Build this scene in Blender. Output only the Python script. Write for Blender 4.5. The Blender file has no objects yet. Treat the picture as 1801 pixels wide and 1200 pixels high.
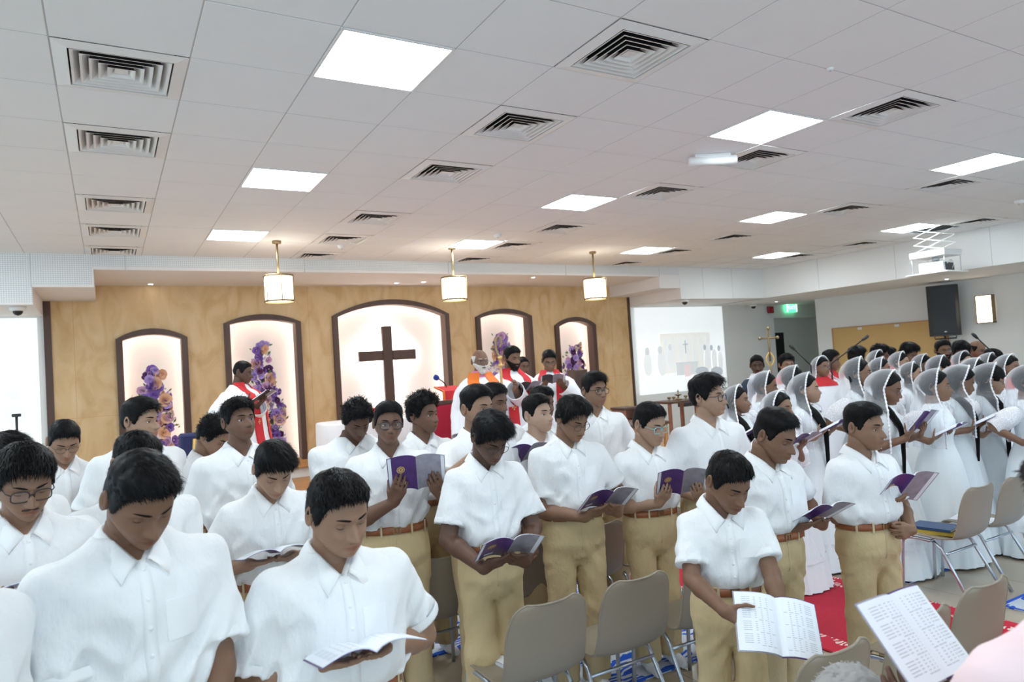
import bpy, math, random
import numpy as np
from mathutils import Vector, Matrix, Euler

# ---------------------------------------------------------------- camera, light, exposure
F, YAW, PITCH, ROLL = 1229.2575, -0.5263, 0.0346, -0.0627
CAM = np.array([0.179, -3.776, 1.85])
CEIL = 3.502
def _basis():
    cy, sy, cp, sp = math.cos(YAW), math.sin(YAW), math.cos(PITCH), math.sin(PITCH)
    f = np.array([-sy*cp, cy*cp, sp]); r = np.array([cy, sy, 0.0]); u = np.cross(r, f)
    c, s = math.cos(ROLL), math.sin(ROLL)
    return c*r+s*u, -s*r+c*u, f
CR, CU, CF = _basis()
scene = bpy.context.scene
col = scene.collection
cam_data = bpy.data.cameras.new('camera'); cam = bpy.data.objects.new('camera', cam_data); col.objects.link(cam)
cam_data.sensor_width = 36; cam_data.lens = F*36/1801.0
cam_data.clip_start = 0.05; cam_data.clip_end = 200
cam.matrix_world = Matrix(((CR[0], CU[0], -CF[0], CAM[0]), (CR[1], CU[1], -CF[1], CAM[1]), (CR[2], CU[2], -CF[2], CAM[2]), (0, 0, 0, 1)))
cam_data.dof.use_dof = True; cam_data.dof.focus_distance = 3.6; cam_data.dof.aperture_fstop = 4.0
scene.camera = cam
scene.view_settings.view_transform = 'Standard'; scene.view_settings.look = 'None'
scene.view_settings.exposure = 0.36; scene.view_settings.gamma = 1.0
scene.view_settings.use_curve_mapping = False
world = bpy.data.worlds.new('World'); scene.world = world; world.use_nodes = True
world.node_tree.nodes['Background'].inputs[0].default_value = (0.66, 0.85, 1.0, 1)
world.node_tree.nodes['Background'].inputs[1].default_value = 1.45
PANEL_EMIT = 20.0
scene.cycles.max_bounces = 8; scene.cycles.transparent_max_bounces = 24
scene.cycles.diffuse_bounces = 5

def ray(x, y):
    v = CF*F + CR*(x-900.5) + CU*(600-y); return v/F          # unit depth along the view axis
def at_depth(x, y, d): return CAM + ray(x, y)*d
def on_z(x, y, z): v = ray(x, y); return CAM + v*((z-CAM[2])/v[2])
def on_y(x, y, Y): v = ray(x, y); return CAM + v*((Y-CAM[1])/v[1])
def on_x(x, y, X): v = ray(x, y); return CAM + v*((X-CAM[0])/v[0])
rnd = random.Random(7)
R = math.radians

# ---------------------------------------------------------------- materials
MATS = {}
def mat(name, color, rough=0.6, metal=0.0, emit=None, estr=0.0, sss=0.0, spec=0.5, noise=None, bump=None, sheen=0.0, trans=0.0, alpha=1.0):
    m = bpy.data.materials.new(name); m.use_nodes = True; nt = m.node_tree; b = nt.nodes['Principled BSDF']
    b.inputs['Base Color'].default_value = (*color, 1); b.inputs['Roughness'].default_value = rough
    b.inputs['Metallic'].default_value = metal; b.inputs['Specular IOR Level'].default_value = spec
    if emit: b.inputs['Emission Color'].default_value = (*emit, 1); b.inputs['Emission Strength'].default_value = estr
    if sss: b.inputs['Subsurface Weight'].default_value = sss; b.inputs['Subsurface Radius'].default_value = (0.012, 0.005, 0.003); b.inputs['Subsurface Scale'].default_value = 1.0
    if sheen: b.inputs['Sheen Weight'].default_value = sheen
    if alpha < 1: b.inputs['Alpha'].default_value = alpha
    L = nt.links
    if noise:            # (scale, amount, stretch xyz)
        tc = nt.nodes.new('ShaderNodeTexCoord'); mp = nt.nodes.new('ShaderNodeMapping'); nz = nt.nodes.new('ShaderNodeTexNoise'); mx = nt.nodes.new('ShaderNodeMix'); mx.data_type = 'RGBA'
        mp.inputs['Scale'].default_value = noise[2] if len(noise) > 2 else (1, 1, 1)
        nz.inputs['Scale'].default_value = noise[0]; nz.inputs['Detail'].default_value = 5
        a = noise[1]
        mx.inputs['A'].default_value = (*[c*(1-a) for c in color], 1); mx.inputs['B'].default_value = (*[min(1, c*(1+a)) for c in color], 1)
        L.new(tc.outputs['Object'], mp.inputs[0]); L.new(mp.outputs[0], nz.inputs['Vector']); L.new(nz.outputs['Fac'], mx.inputs['Factor']); L.new(mx.outputs['Result'], b.inputs['Base Color'])
    if bump:             # (scale, strength, distance, stretch)
        tc = nt.nodes.new('ShaderNodeTexCoord'); mp = nt.nodes.new('ShaderNodeMapping'); nz = nt.nodes.new('ShaderNodeTexNoise'); bp = nt.nodes.new('ShaderNodeBump')
        mp.inputs['Scale'].default_value = bump[3] if len(bump) > 3 else (1, 1, 1)
        nz.inputs['Scale'].default_value = bump[0]; nz.inputs['Detail'].default_value = 4; bp.inputs['Strength'].default_value = bump[1]; bp.inputs['Distance'].default_value = bump[2]
        L.new(tc.outputs['Object'], mp.inputs[0]); L.new(mp.outputs[0], nz.inputs['Vector']); L.new(nz.outputs['Fac'], bp.inputs['Height']); L.new(bp.outputs[0], b.inputs['Normal'])
    MATS[name] = m
    return m
def nodes_of(m): return m.node_tree.nodes, m.node_tree.links, m.node_tree.nodes['Principled BSDF']

M_tile = mat('ceiling_tile_white', (0.85, 0.86, 0.87), 0.9, noise=(2.5, 0.02), bump=(180, 0.25, 0.001))
M_grid = mat('ceiling_grid_metal', (0.50, 0.50, 0.50), 0.5)
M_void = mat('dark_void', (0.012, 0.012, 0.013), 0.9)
M_plaster = mat('white_plaster', (0.80, 0.81, 0.80), 0.85, noise=(1.5, 0.02))
M_plaster_warm = mat('cream_plaster', (0.83, 0.81, 0.80), 0.85)
M_ventw = mat('vent_white_enamel', (0.82, 0.82, 0.81), 0.4)
M_panel = mat('light_panel_glow', (1, 1, 1), 0.5, emit=(0.86, 0.95, 1.0), estr=PANEL_EMIT)
M_shade = mat('lamp_shade_glow', (0.95, 0.9, 0.8), 0.6, emit=(1.0, 0.86, 0.66), estr=5.0)
M_led = mat('led_strip_glow', (1, 0.9, 0.8), 0.5, emit=(1.0, 0.74, 0.58), estr=12.0)
M_led2 = mat('led_strip_white', (1, 1, 1), 0.5, emit=(1.0, 0.93, 0.86), estr=26.0)
M_brass = mat('aged_brass', (0.30, 0.22, 0.12), 0.4, 0.8)
M_gold = mat('gold', (0.75, 0.50, 0.16), 0.4, 0.3)
M_chrome = mat('chrome_tube', (0.55, 0.60, 0.66), 0.28, 0.9)
M_dwood = mat('dark_walnut_wood', (0.085, 0.043, 0.030), 0.45, noise=(9, 0.35, (1, 1, 0.15)))
M_rwood = mat('reddish_wood', (0.30, 0.13, 0.08), 0.45, noise=(9, 0.3, (1, 1, 0.15)))
M_owood = mat('orange_oak_wood', (0.52, 0.27, 0.10), 0.4, noise=(9, 0.25, (0.2, 1, 1)))
M_tanboard = mat('tan_veneer_board', (0.60, 0.39, 0.15), 0.55, noise=(3, 0.06, (1, 1, 0.3)))
M_nichew = mat('niche_white', (0.86, 0.85, 0.85), 0.8)
M_chair = mat('taupe_plastic', (0.29, 0.245, 0.185), 0.42, bump=(400, 0.06, 0.0006))
M_shirt = mat('white_cotton', (0.80, 0.81, 0.82), 0.85, sheen=0.1, bump=(16, 0.9, 0.016, (1, 1, 0.5)))
M_shirt2 = mat('white_cotton_trim', (0.83, 0.84, 0.85), 0.8)
M_khaki = mat('khaki_twill', (0.60, 0.465, 0.26), 0.8, noise=(3, 0.06), bump=(22, 0.9, 0.012, (1, 1, 0.6)))
M_khaki2 = mat('khaki_loop', (0.60, 0.50, 0.32), 0.8)
M_belt = mat('brown_leather', (0.27, 0.085, 0.030), 0.42, noise=(30, 0.15))
M_hair = mat('black_hair', (0.0035, 0.0032, 0.0038), 0.5, spec=0.14)
M_hairgrey = mat('grey_hair', (0.30, 0.29, 0.28), 0.6)
M_hairwhite = mat('white_beard', (0.62, 0.60, 0.57), 0.7)
M_eyew = mat('eye_white', (0.70, 0.68, 0.66), 0.25)
M_eyed = mat('eye_dark', (0.018, 0.010, 0.008), 0.12)
M_black = mat('black_plastic', (0.018, 0.018, 0.02), 0.45)
M_blackm = mat('black_metal', (0.03, 0.03, 0.032), 0.4, 0.5)
M_teal = mat('teal_plastic', (0.20, 0.55, 0.58), 0.35)
M_lens = bpy.data.materials.new('spectacle_lens'); M_lens.use_nodes = True
n = M_lens.node_tree.nodes; n.clear(); lk = M_lens.node_tree.links
o_ = n.new('ShaderNodeOutputMaterial'); t_ = n.new('ShaderNodeBsdfTransparent'); g_ = n.new('ShaderNodeBsdfGlossy'); x_ = n.new('ShaderNodeMixShader')
g_.inputs['Roughness'].default_value = 0.05; x_.inputs[0].default_value = 0.035
lk.new(t_.outputs[0], x_.inputs[1]); lk.new(g_.outputs[0], x_.inputs[2]); lk.new(x_.outputs[0], o_.inputs[0])
M_purple = mat('purple_cover', (0.085, 0.035, 0.17), 0.35, noise=(12, 0.4))
M_greycover = mat('grey_printed_cover', (0.33, 0.32, 0.38), 0.45, noise=(22, 0.4))
M_paper = mat('white_paper', (0.86, 0.89, 0.95), 0.7)
M_print = mat('grey_print', (0.55, 0.56, 0.62), 0.8)
M_blueedge = mat('lilac_page_edge', (0.42, 0.44, 0.78), 0.7)
M_red = mat('red_cloth', (0.62, 0.025, 0.035), 0.8, bump=(20, 0.3, 0.004))
M_crimson = mat('crimson_velvet', (0.42, 0.0, 0.03), 0.9, sheen=0.4)
M_orange = mat('orange_satin', (0.85, 0.20, 0.02), 0.55)
M_pinkc = mat('pink_cassock', (0.72, 0.22, 0.42), 0.8)
M_pink = mat('pale_pink_cotton', (0.86, 0.66, 0.68), 0.85)
M_alb = mat('white_alb', (0.90, 0.91, 0.95), 0.8, bump=(9, 0.4, 0.012, (1, 1, 0.25)))
M_navy = mat('navy_suit', (0.014, 0.032, 0.065), 0.8)
M_wire = mat('thin_dark_wire', (0.06, 0.055, 0.05), 0.3, 0.6)
M_blackbook = mat('black_book_cover', (0.02, 0.02, 0.025), 0.4)
M_fuzz = mat('soft_dark_hair', (0.035, 0.02, 0.015), 0.8)
M_tablecloth = mat('white_tablecloth', (0.88, 0.88, 0.90), 0.85, bump=(6, 0.4, 0.02, (1, 1, 0.2)))
M_exit = mat('exit_green', (0.1, 0.7, 0.3), 0.5, emit=(0.12, 0.85, 0.40), estr=1.3)
M_exitw = mat('exit_white', (1, 1, 1), 0.5, emit=(0.9, 1, 0.95), estr=1.2)
M_alarm = mat('alarm_red', (0.35, 0.02, 0.03), 0.4)
M_screenw = mat('projected_white', (0.9, 0.92, 0.93), 0.8, emit=(0.88, 0.97, 1.0), estr=0.42)
M_scr = {k: mat('projected_'+k, c, 0.8, emit=c, estr=0.36) for k, c in dict(grey=(0.66, 0.70, 0.72), pale=(0.80, 0.84, 0.86), pink=(0.83, 0.68, 0.70), dark=(0.50, 0.55, 0.60), cream=(0.86, 0.86, 0.82)).items()}
M_sock = mat('white_sock', (0.85, 0.86, 0.9), 0.9)

def skin_material():
    m = mat('skin', (0.3, 0.16, 0.1), 0.5, sss=0.0, spec=0.4)
    nd, L, b = nodes_of(m)
    a = nd.new('ShaderNodeAttribute'); a.attribute_name = 'tone'; L.new(a.outputs['Color'], b.inputs['Base Color'])
    b.inputs['Subsurface Weight'].default_value = 0.08; b.inputs['Subsurface Radius'].default_value = (0.01, 0.004, 0.002); b.inputs['Subsurface Scale'].default_value = 1.0
    return m
M_skin = skin_material()

def veil_material():
    m = bpy.data.materials.new('sheer_white_net'); m.use_nodes = True; nd = m.node_tree.nodes; L = m.node_tree.links; nd.clear()
    o = nd.new('ShaderNodeOutputMaterial'); t = nd.new('ShaderNodeBsdfTransparent'); d = nd.new('ShaderNodeBsdfDiffuse'); tl = nd.new('ShaderNodeBsdfTranslucent'); ad = nd.new('ShaderNodeMixShader'); mx = nd.new('ShaderNodeMixShader')
    d.inputs[0].default_value = (0.93, 0.96, 1, 1); tl.inputs[0].default_value = (0.90, 0.94, 1, 1); ad.inputs[0].default_value = 0.4
    lw = nd.new('ShaderNodeLayerWeight'); lw.inputs[0].default_value = 0.35
    mr = nd.new('ShaderNodeMapRange'); mr.inputs['To Min'].default_value = 0.17; mr.inputs['To Max'].default_value = 0.85
    L.new(lw.outputs['Facing'], mr.inputs['Value']); L.new(d.outputs[0], ad.inputs[1]); L.new(tl.outputs[0], ad.inputs[2])
    L.new(mr.outputs[0], mx.inputs[0]); L.new(t.outputs[0], mx.inputs[1]); L.new(ad.outputs[0], mx.inputs[2]); L.new(mx.outputs[0], o.inputs[0])
    return m
M_veil = veil_material()
M_lace = mat('white_lace', (0.90, 0.90, 0.93), 0.85, bump=(60, 1.0, 0.008))
M_dress = mat('white_chiffon', (0.84, 0.88, 0.90), 0.85, bump=(14, 0.4, 0.01, (1, 1, 0.12)))

def lace_sleeve():
    m = mat('lace_sleeve_net', (0.90, 0.89, 0.92), 0.85); nd, L, b = nodes_of(m)
    tc = nd.new('ShaderNodeTexCoord'); v = nd.new('ShaderNodeTexVoronoi'); v.feature = 'DISTANCE_TO_EDGE'; v.inputs['Scale'].default_value = 70
    r = nd.new('ShaderNodeMapRange'); r.inputs['From Min'].default_value = 0.02; r.inputs['From Max'].default_value = 0.12; r.inputs['To Min'].default_value = 1; r.inputs['To Max'].default_value = 0.72
    L.new(tc.outputs['Object'], v.inputs['Vector']); L.new(v.outputs[0], r.inputs['Value']); L.new(r.outputs[0], b.inputs['Alpha'])
    return m
M_lacesl = lace_sleeve()

def stone_material():
    m = mat('tan_sandstone', (0.62, 0.43, 0.22), 0.5); nd, L, b = nodes_of(m)
    tc = nd.new('ShaderNodeTexCoord'); mp = nd.new('ShaderNodeMapping'); mp.inputs['Rotation'].default_value = (0, R(24), 0); mp.inputs['Scale'].default_value = (2.2, 1, 0.5)
    nz = nd.new('ShaderNodeTexNoise'); nz.inputs['Scale'].default_value = 1.6; nz.inputs['Detail'].default_value = 8; nz.inputs['Distortion'].default_value = 1.3
    cr = nd.new('ShaderNodeValToRGB'); e = cr.color_ramp.elements
    e[0].position = 0.25; e[0].color = (0.56, 0.35, 0.15, 1); e[1].position = 0.75; e[1].color = (0.74, 0.56, 0.34, 1)
    el = cr.color_ramp.elements.new(0.5); el.color = (0.68, 0.48, 0.25, 1)
    L.new(tc.outputs['Object'], mp.inputs[0]); L.new(mp.outputs[0], nz.inputs['Vector']); L.new(nz.outputs['Fac'], cr.inputs[0]); L.new(cr.outputs[0], b.inputs['Base Color'])
    return m
M_stone = stone_material()

def floor_material():
    m = mat('beige_porcelain', (0.43, 0.36, 0.27), 0.2, noise=(3, 0.08)); return m
M_floor = floor_material()
M_grout = mat('grout', (0.33, 0.29, 0.24), 0.8)

def mat_pattern(name, base, ink, scale):
    m = mat(name, base, 0.9); nd, L, b = nodes_of(m)
    tc = nd.new('ShaderNodeTexCoord'); nz = nd.new('ShaderNodeTexNoise'); nz.inputs['Scale'].default_value = scale*0.55; nz.inputs['Detail'].default_value = 1; nz.inputs['Distortion'].default_value = 0.6
    wv = nd.new('ShaderNodeTexWave'); wv.wave_type = 'RINGS'; wv.inputs['Scale'].default_value = scale*0.5; wv.inputs['Distortion'].default_value = 9; wv.inputs['Detail'].default_value = 1.5; wv.inputs['Detail Scale'].default_value = 1.2
    v = nd.new('ShaderNodeTexVoronoi'); v.inputs['Scale'].default_value = scale*0.5
    mu = nd.new('ShaderNodeMath'); mu.operation = 'LESS_THAN'; mu.inputs[1].default_value = 0.52
    mg = nd.new('ShaderNodeMath'); mg.operation = 'GREATER_THAN'; mg.inputs[1].default_value = 0.42
    mm = nd.new('ShaderNodeMath'); mm.operation = 'MULTIPLY'; mx = nd.new('ShaderNodeMix'); mx.data_type = 'RGBA'
    mx.inputs['A'].default_value = (*base, 1); mx.inputs['B'].default_value = (*ink, 1)
    L.new(tc.outputs['Object'], nz.inputs['Vector']); L.new(tc.outputs['Object'], wv.inputs['Vector']); L.new(tc.outputs['Object'], v.inputs['Vector'])
    L.new(v.outputs['Distance'], mu.inputs[0]); L.new(wv.outputs['Fac'], mg.inputs[0]); L.new(mu.outputs[0], mm.inputs[0]); L.new(mg.outputs[0], mm.inputs[1])
    L.new(mm.outputs[0], mx.inputs['Factor']); L.new(mx.outputs['Result'], b.inputs['Base Color'])
    return m
M_matblue = mat_pattern('blue_floral_weave', (0.60, 0.66, 0.76), (0.01, 0.10, 0.62), 13)
M_matred = mat('red_carpet_weave', (0.42, 0.010, 0.032), 0.95, noise=(60, 0.2))
M_matredp = mat_pattern('red_border_weave', (0.55, 0.012, 0.04), (0.75, 0.62, 0.55), 22)
M_matedge = mat('blue_mat_binding', (0.02, 0.10, 0.55), 0.9)

# ---------------------------------------------------------------- object helpers
def link(name, me, parent=None, mats=None):
    o = bpy.data.objects.new(name, me); col.objects.link(o)
    if mats is not None:
        for m in (mats if isinstance(mats, (list, tuple)) else [mats]): me.materials.append(m)
    if parent is not None: o.parent = parent
    return o
def empty(name, loc=(0, 0, 0), rz=0.0, scale=1.0):
    o = bpy.data.objects.new(name, None); col.objects.link(o); o.location = loc; o.rotation_euler = (0, 0, rz); o.scale = (scale,)*3; o.empty_display_size = 0.1
    return o
def tag(o, label=None, cat=None, group=None, kind=None):
    if label: o['label'] = label
    if cat: o['category'] = cat
    if group: o['group'] = group
    if kind: o['kind'] = kind
    return o

def npmesh(name, V, faces, smooth=True, mi=None):
    """faces: list of int arrays (each n x k)"""
    me = bpy.data.meshes.new(name); V = np.asarray(V, np.float32)
    faces = [np.asarray(f, np.int32) for f in faces if len(f)]
    me.vertices.add(len(V)); me.vertices.foreach_set('co', V.ravel())
    loops = np.concatenate([f.ravel() for f in faces]); tot = np.concatenate([np.full(len(f), f.shape[1], np.int32) for f in faces])
    start = np.concatenate([[0], np.cumsum(tot)[:-1]]).astype(np.int32)
    me.loops.add(len(loops)); me.loops.foreach_set('vertex_index', loops)
    me.polygons.add(len(tot)); me.polygons.foreach_set('loop_start', start); me.polygons.foreach_set('loop_total', tot)
    me.polygons.foreach_set('use_smooth', np.full(len(tot), smooth, bool))
    if mi is not None: me.polygons.foreach_set('material_index', np.asarray(mi, np.int32))
    me.update(calc_edges=True); me.validate()
    return me

class MB:
    """collects geometry pieces, then builds ONE mesh object"""
    def __init__(s): s.V = []; s.F = []; s.M = []; s.S = []; s.n = 0; s.T = []
    def add(s, V, faces, mi=0, smooth=False, tone=None):
        V = np.asarray(V, float).reshape(-1, 3); s.V.append(V)
        for f in faces:
            f = np.asarray(f, int)
            if len(f): s.F.append(f + s.n); s.M.append(np.full(len(f), mi)); s.S.append(np.full(len(f), smooth))
        s.T.append(np.tile(np.array(tone if tone is not None else (1, 1, 1), float), (len(V), 1)) if tone is None or np.ndim(tone) == 1 else tone)
        s.n += len(V); return s
    def box(s, lo, hi, mi=0, M=None):
        x0, y0, z0 = lo; x1, y1, z1 = hi
        V = np.array([(x0, y0, z0), (x1, y0, z0), (x1, y1, z0), (x0, y1, z0), (x0, y0, z1), (x1, y0, z1), (x1, y1, z1), (x0, y1, z1)], float)
        if M is not None: V = xf(M, V)
        return s.add(V, [[(0, 3, 2, 1), (4, 5, 6, 7), (0, 1, 5, 4), (1, 2, 6, 5), (2, 3, 7, 6), (3, 0, 4, 7)]], mi)
    def bbox(s, lo, hi, b=0.01, mi=0, M=None):
        """box with chamfered edges"""
        lo = np.array(lo, float); hi = np.array(hi, float); c = (lo+hi)/2; h = (hi-lo)/2; b = min(b, h.min()*0.8)
        V = []; 
        for sx in (-1, 1):
            for sy in (-1, 1):
                for sz in (-1, 1):
                    sg = np.array([sx, sy, sz])
                    for a in range(3):
                        q = h-b; q = q.copy(); q[a] = h[a]; V.append(c+sg*q)
        V = np.array(V)
        idx = lambda sx, sy, sz, a: ((sx > 0)*4+(sy > 0)*2+(sz > 0))*3+a
        Q = []; T = []
        for a in range(3):
            u, v = (a+1) % 3, (a+2) % 3
            for sg in (-1, 1):
                def cc(su, sv, ax=a):
                    t = [0, 0, 0]; t[a] = sg; t[u] = su; t[v] = sv; return idx(*t, ax)
                q = [cc(-1, -1), cc(1, -1), cc(1, 1), cc(-1, 1)]; Q.append(q if sg > 0 else q[::-1])
            for su in (-1, 1):
                for sv in (-1, 1):
                    def e(sa, ax):
                        t = [0, 0, 0]; t[a] = sa; t[u] = su; t[v] = sv; return idx(*t, ax)
                    q = [e(-1, u), e(1, u), e(1, v), e(-1, v)]; Q.append(q if su*sv > 0 else q[::-1])
        for sx in (-1, 1):
            for sy in (-1, 1):
                for sz in (-1, 1):
                    t = [idx(sx, sy, sz, k) for k in range(3)]; T.append(t if sx*sy*sz > 0 else t[::-1])
        if M is not None: V = xf(M, V)
        return s.add(V, [Q, T], mi)
    def tube(s, pts, rad, n=10, mi=0, cap=True, closed=False, tone=None, flat=None, smooth=True):
        V, Q, C = tube_geo(pts, rad, n, cap, closed, flat); return s.add(V, [Q, C], mi, smooth, tone)
    def lathe(s, prof, n=24, mi=0, c=(0, 0, 0), smooth=True, M=None, tone=None):
        prof = np.array(prof, float); a = np.arange(n)*2*math.pi/n
        V = np.stack([prof[:, 0, None]*np.cos(a), prof[:, 0, None]*np.sin(a), np.repeat(prof[:, 1, None], n, 1)], -1).reshape(-1, 3)+np.array(c)
        if M is not None: V = xf(M, V)
        Q = grid_quads(len(prof), n, wrap=True)
        return s.add(V, [Q], mi, smooth, tone)
    def build(s, name, mats, parent=None, tones=False):
        V = np.concatenate(s.V); me = bpy.data.meshes.new(name)
        F = s.F; tot = np.concatenate([np.full(len(f), f.shape[1]) for f in F]).astype(np.int32); loops = np.concatenate([f.ravel() for f in F]).astype(np.int32)
        me.vertices.add(len(V)); me.vertices.foreach_set('co', V.astype(np.float32).ravel())
        me.loops.add(len(loops)); me.loops.foreach_set('vertex_index', loops)
        me.polygons.add(len(tot)); me.polygons.foreach_set('loop_start', np.concatenate([[0], np.cumsum(tot)[:-1]]).astype(np.int32)); me.polygons.foreach_set('loop_total', tot)
        me.polygons.foreach_set('use_smooth', np.concatenate(s.S).astype(bool)); me.polygons.foreach_set('material_index', np.concatenate(s.M).astype(np.int32))
        me.update(calc_edges=True)
        if tones:
            at = me.attributes.new('tone', 'FLOAT_COLOR', 'POINT'); T = np.concatenate(s.T); at.data.foreach_set('color', np.concatenate([T, np.ones((len(T), 1))], 1).astype(np.float32).ravel())
        return link(name, me, parent, mats)

def xf(M, V):
    M = np.array(M); return V@M[:3, :3].T + M[:3, 3]
def Tm(loc=(0, 0, 0), rot=(0, 0, 0)): return np.array(Matrix.Translation(loc) @ Euler(rot).to_matrix().to_4x4())
def nrm(v): v = np.asarray(v, float); return v/(np.linalg.norm(v, axis=-1, keepdims=True)+1e-12)
def grid_quads(nr, nc, wrap=False):
    i = np.arange(nr-1)[:, None]; j = np.arange(nc if wrap else nc-1)[None, :]; j2 = (j+1) % nc
    return np.stack([i*nc+j, i*nc+j2, (i+1)*nc+j2, (i+1)*nc+j], -1).reshape(-1, 4)
def tube_geo(pts, rad, n=10, cap=True, closed=False, flat=None):
    P = np.asarray(pts, float); m = len(P); rad = np.broadcast_to(np.asarray(rad, float), (m,))
    if closed: T = nrm(np.roll(P, -1, 0)-np.roll(P, 1, 0))
    else: T = np.gradient(P, axis=0); T = nrm(T)
    N = np.zeros_like(P); u = np.cross(T[0], (0, 0, 1)); 
    if np.linalg.norm(u) < 0.1: u = np.cross(T[0], (0, 1, 0))
    u = nrm(u)
    for i in range(m):
        u = u - T[i]*(u@T[i]); u = nrm(u); N[i] = u
    B = np.cross(T, N); a = np.arange(n)*2*math.pi/n
    fl = 1.0 if flat is None else flat
    V = (P[:, None]+rad[:, None, None]*(np.cos(a)[None, :, None]*N[:, None]+fl*np.sin(a)[None, :, None]*B[:, None])).reshape(-1, 3)
    Q = grid_quads(m, n, wrap=True)
    if closed:
        j = np.arange(n); j2 = (j+1) % n; Q = np.concatenate([Q, np.stack([(m-1)*n+j, (m-1)*n+j2, j2, j], -1)])
    C = []
    if cap and not closed: C = [list(range(n))[::-1], [(m-1)*n+k for k in range(n)]]
    return V, Q, C
def prism(outline, y0, y1):
    """outline (x,z) CCW seen from -y; extruded between y0 and y1"""
    n = len(outline); O = np.array(outline, float)
    V = np.concatenate([np.stack([O[:, 0], np.full(n, y0), O[:, 1]], 1), np.stack([O[:, 0], np.full(n, y1), O[:, 1]], 1)])
    j = np.arange(n); j2 = (j+1) % n
    return V, [np.stack([j, j+n, j2+n, j2], 1), [list(range(n))], [list(range(n, 2*n))[::-1]]]

# ---------------------------------------------------------------- smooth implicit surfaces
def surface_nets(Fv, org, h):
    nx, ny, nz = Fv.shape; ins = Fv < 0
    S = np.zeros((nx-1, ny-1, nz-1, 3), np.float32); Cn = np.zeros((nx-1, ny-1, nz-1), np.float32); quads = []; 
    cid = np.arange((nx-1)*(ny-1)*(nz-1)).reshape(nx-1, ny-1, nz-1)
    for ax in range(3):
        a = [slice(None)]*3; b = [slice(None)]*3; a[ax] = slice(0, -1); b[ax] = slice(1, None)
        cr = ins[tuple(a)] != ins[tuple(b)]
        I = np.argwhere(cr)
        if not len(I): continue
        I2 = I.copy(); I2[:, ax] += 1
        f0 = Fv[I[:, 0], I[:, 1], I[:, 2]]; f1 = Fv[I2[:, 0], I2[:, 1], I2[:, 2]]; t = f0/(f0-f1)
        P = I.astype(np.float32); P[:, ax] += t
        u, v = (ax+1) % 3, (ax+2) % 3
        for du in (0, -1):
            for dv in (0, -1):
                K = I.copy(); K[:, u] += du; K[:, v] += dv
                ok = (K >= 0).all(1) & (K[:, 0] < nx-1) & (K[:, 1] < ny-1) & (K[:, 2] < nz-1)
                Kk = K[ok]; np.add.at(S, (Kk[:, 0], Kk[:, 1], Kk[:, 2]), P[ok]); np.add.at(Cn, (Kk[:, 0], Kk[:, 1], Kk[:, 2]), 1)
        ok = (I[:, u] > 0) & (I[:, v] > 0) & (I[:, u] < Fv.shape[u]-1) & (I[:, v] < Fv.shape[v]-1)
        J = I[ok]; fl = f0[ok] < 0
        def c(du, dv):
            K = J.copy(); K[:, u] += du; K[:, v] += dv; return cid[K[:, 0], K[:, 1], K[:, 2]]
        q = np.stack([c(-1, -1), c(0, -1), c(0, 0), c(-1, 0)], 1); q[~fl] = q[~fl][:, ::-1]; quads.append(q)
    if not quads: return np.zeros((0, 3)), np.zeros((0, 4), int)
    Q = np.concatenate(quads); used = np.unique(Q); mp = np.zeros(cid.size, int); mp[used] = np.arange(len(used))
    Sf = S.reshape(-1, 3)[used]/np.maximum(Cn.reshape(-1)[used], 1)[:, None]
    return Sf*h+org, mp[Q]
def roundcone(P, a, b, ra, rb):
    a = np.asarray(a, np.float32); b = np.asarray(b, np.float32); ab = b-a; L2 = float(ab@ab)+1e-9
    t = np.clip(((P-a)@ab)/L2, 0, 1); return np.sqrt((((P-a)-t[..., None]*ab)**2).sum(-1))-(ra+(rb-ra)*t)
def smin(a, b, k):
    h = np.clip(0.5+0.5*(b-a)/k, 0, 1); return b*(1-h)+a*h-k*h*(1-h)
def mesh_prims(prims, h, k=0.008):
    """union of round cones (a, b, ra, rb[, k]) as one smooth surface"""
    lo = np.min([np.minimum(p[0], p[1])-max(p[2], p[3]) for p in prims], 0)-2*h; hi = np.max([np.maximum(p[0], p[1])+max(p[2], p[3]) for p in prims], 0)+2*h
    n = np.ceil((hi-lo)/h).astype(int)+1; Fv = np.full(n, 0.05, np.float32)
    for p in prims:
        kk = p[4] if len(p) > 4 else k; m = max(p[2], p[3])+max(kk, 2*h)*1.5
        i0 = np.maximum(np.floor((np.minimum(p[0], p[1])-m-lo)/h).astype(int), 0); i1 = np.minimum(np.ceil((np.maximum(p[0], p[1])+m-lo)/h).astype(int)+1, n)
        g = [lo[q]+h*np.arange(i0[q], i1[q], dtype=np.float32) for q in range(3)]
        P = np.stack(np.meshgrid(*g, indexing='ij'), -1).astype(np.float32)
        sl = tuple(slice(i0[q], i1[q]) for q in range(3)); Fv[sl] = smin(Fv[sl], roundcone(P, p[0], p[1], p[2], p[3]), kk)
    return surface_nets(Fv, lo, h)
_NZ = np.random.RandomState(5).rand(32, 32, 32).astype(np.float32)*2-1
def vnoise(P):
    P = np.asarray(P, np.float32); i = np.floor(P).astype(int); f = P-i; f = f*f*(3-2*f); out = 0
    for dx in (0, 1):
        wx = f[..., 0] if dx else 1-f[..., 0]
        for dy in (0, 1):
            wy = f[..., 1] if dy else 1-f[..., 1]
            for dz in (0, 1):
                wz = f[..., 2] if dz else 1-f[..., 2]
                out = out+wx*wy*wz*_NZ[(i[..., 0]+dx) % 32, (i[..., 1]+dy) % 32, (i[..., 2]+dz) % 32]
    return out
def lerpt(z, T, c): T = np.asarray(T, float); return np.interp(z, T[:, 0], T[:, c])
def sst(a, b, x): t = np.clip((x-a)/(b-a), 0, 1); return t*t*(3-2*t)
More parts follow.
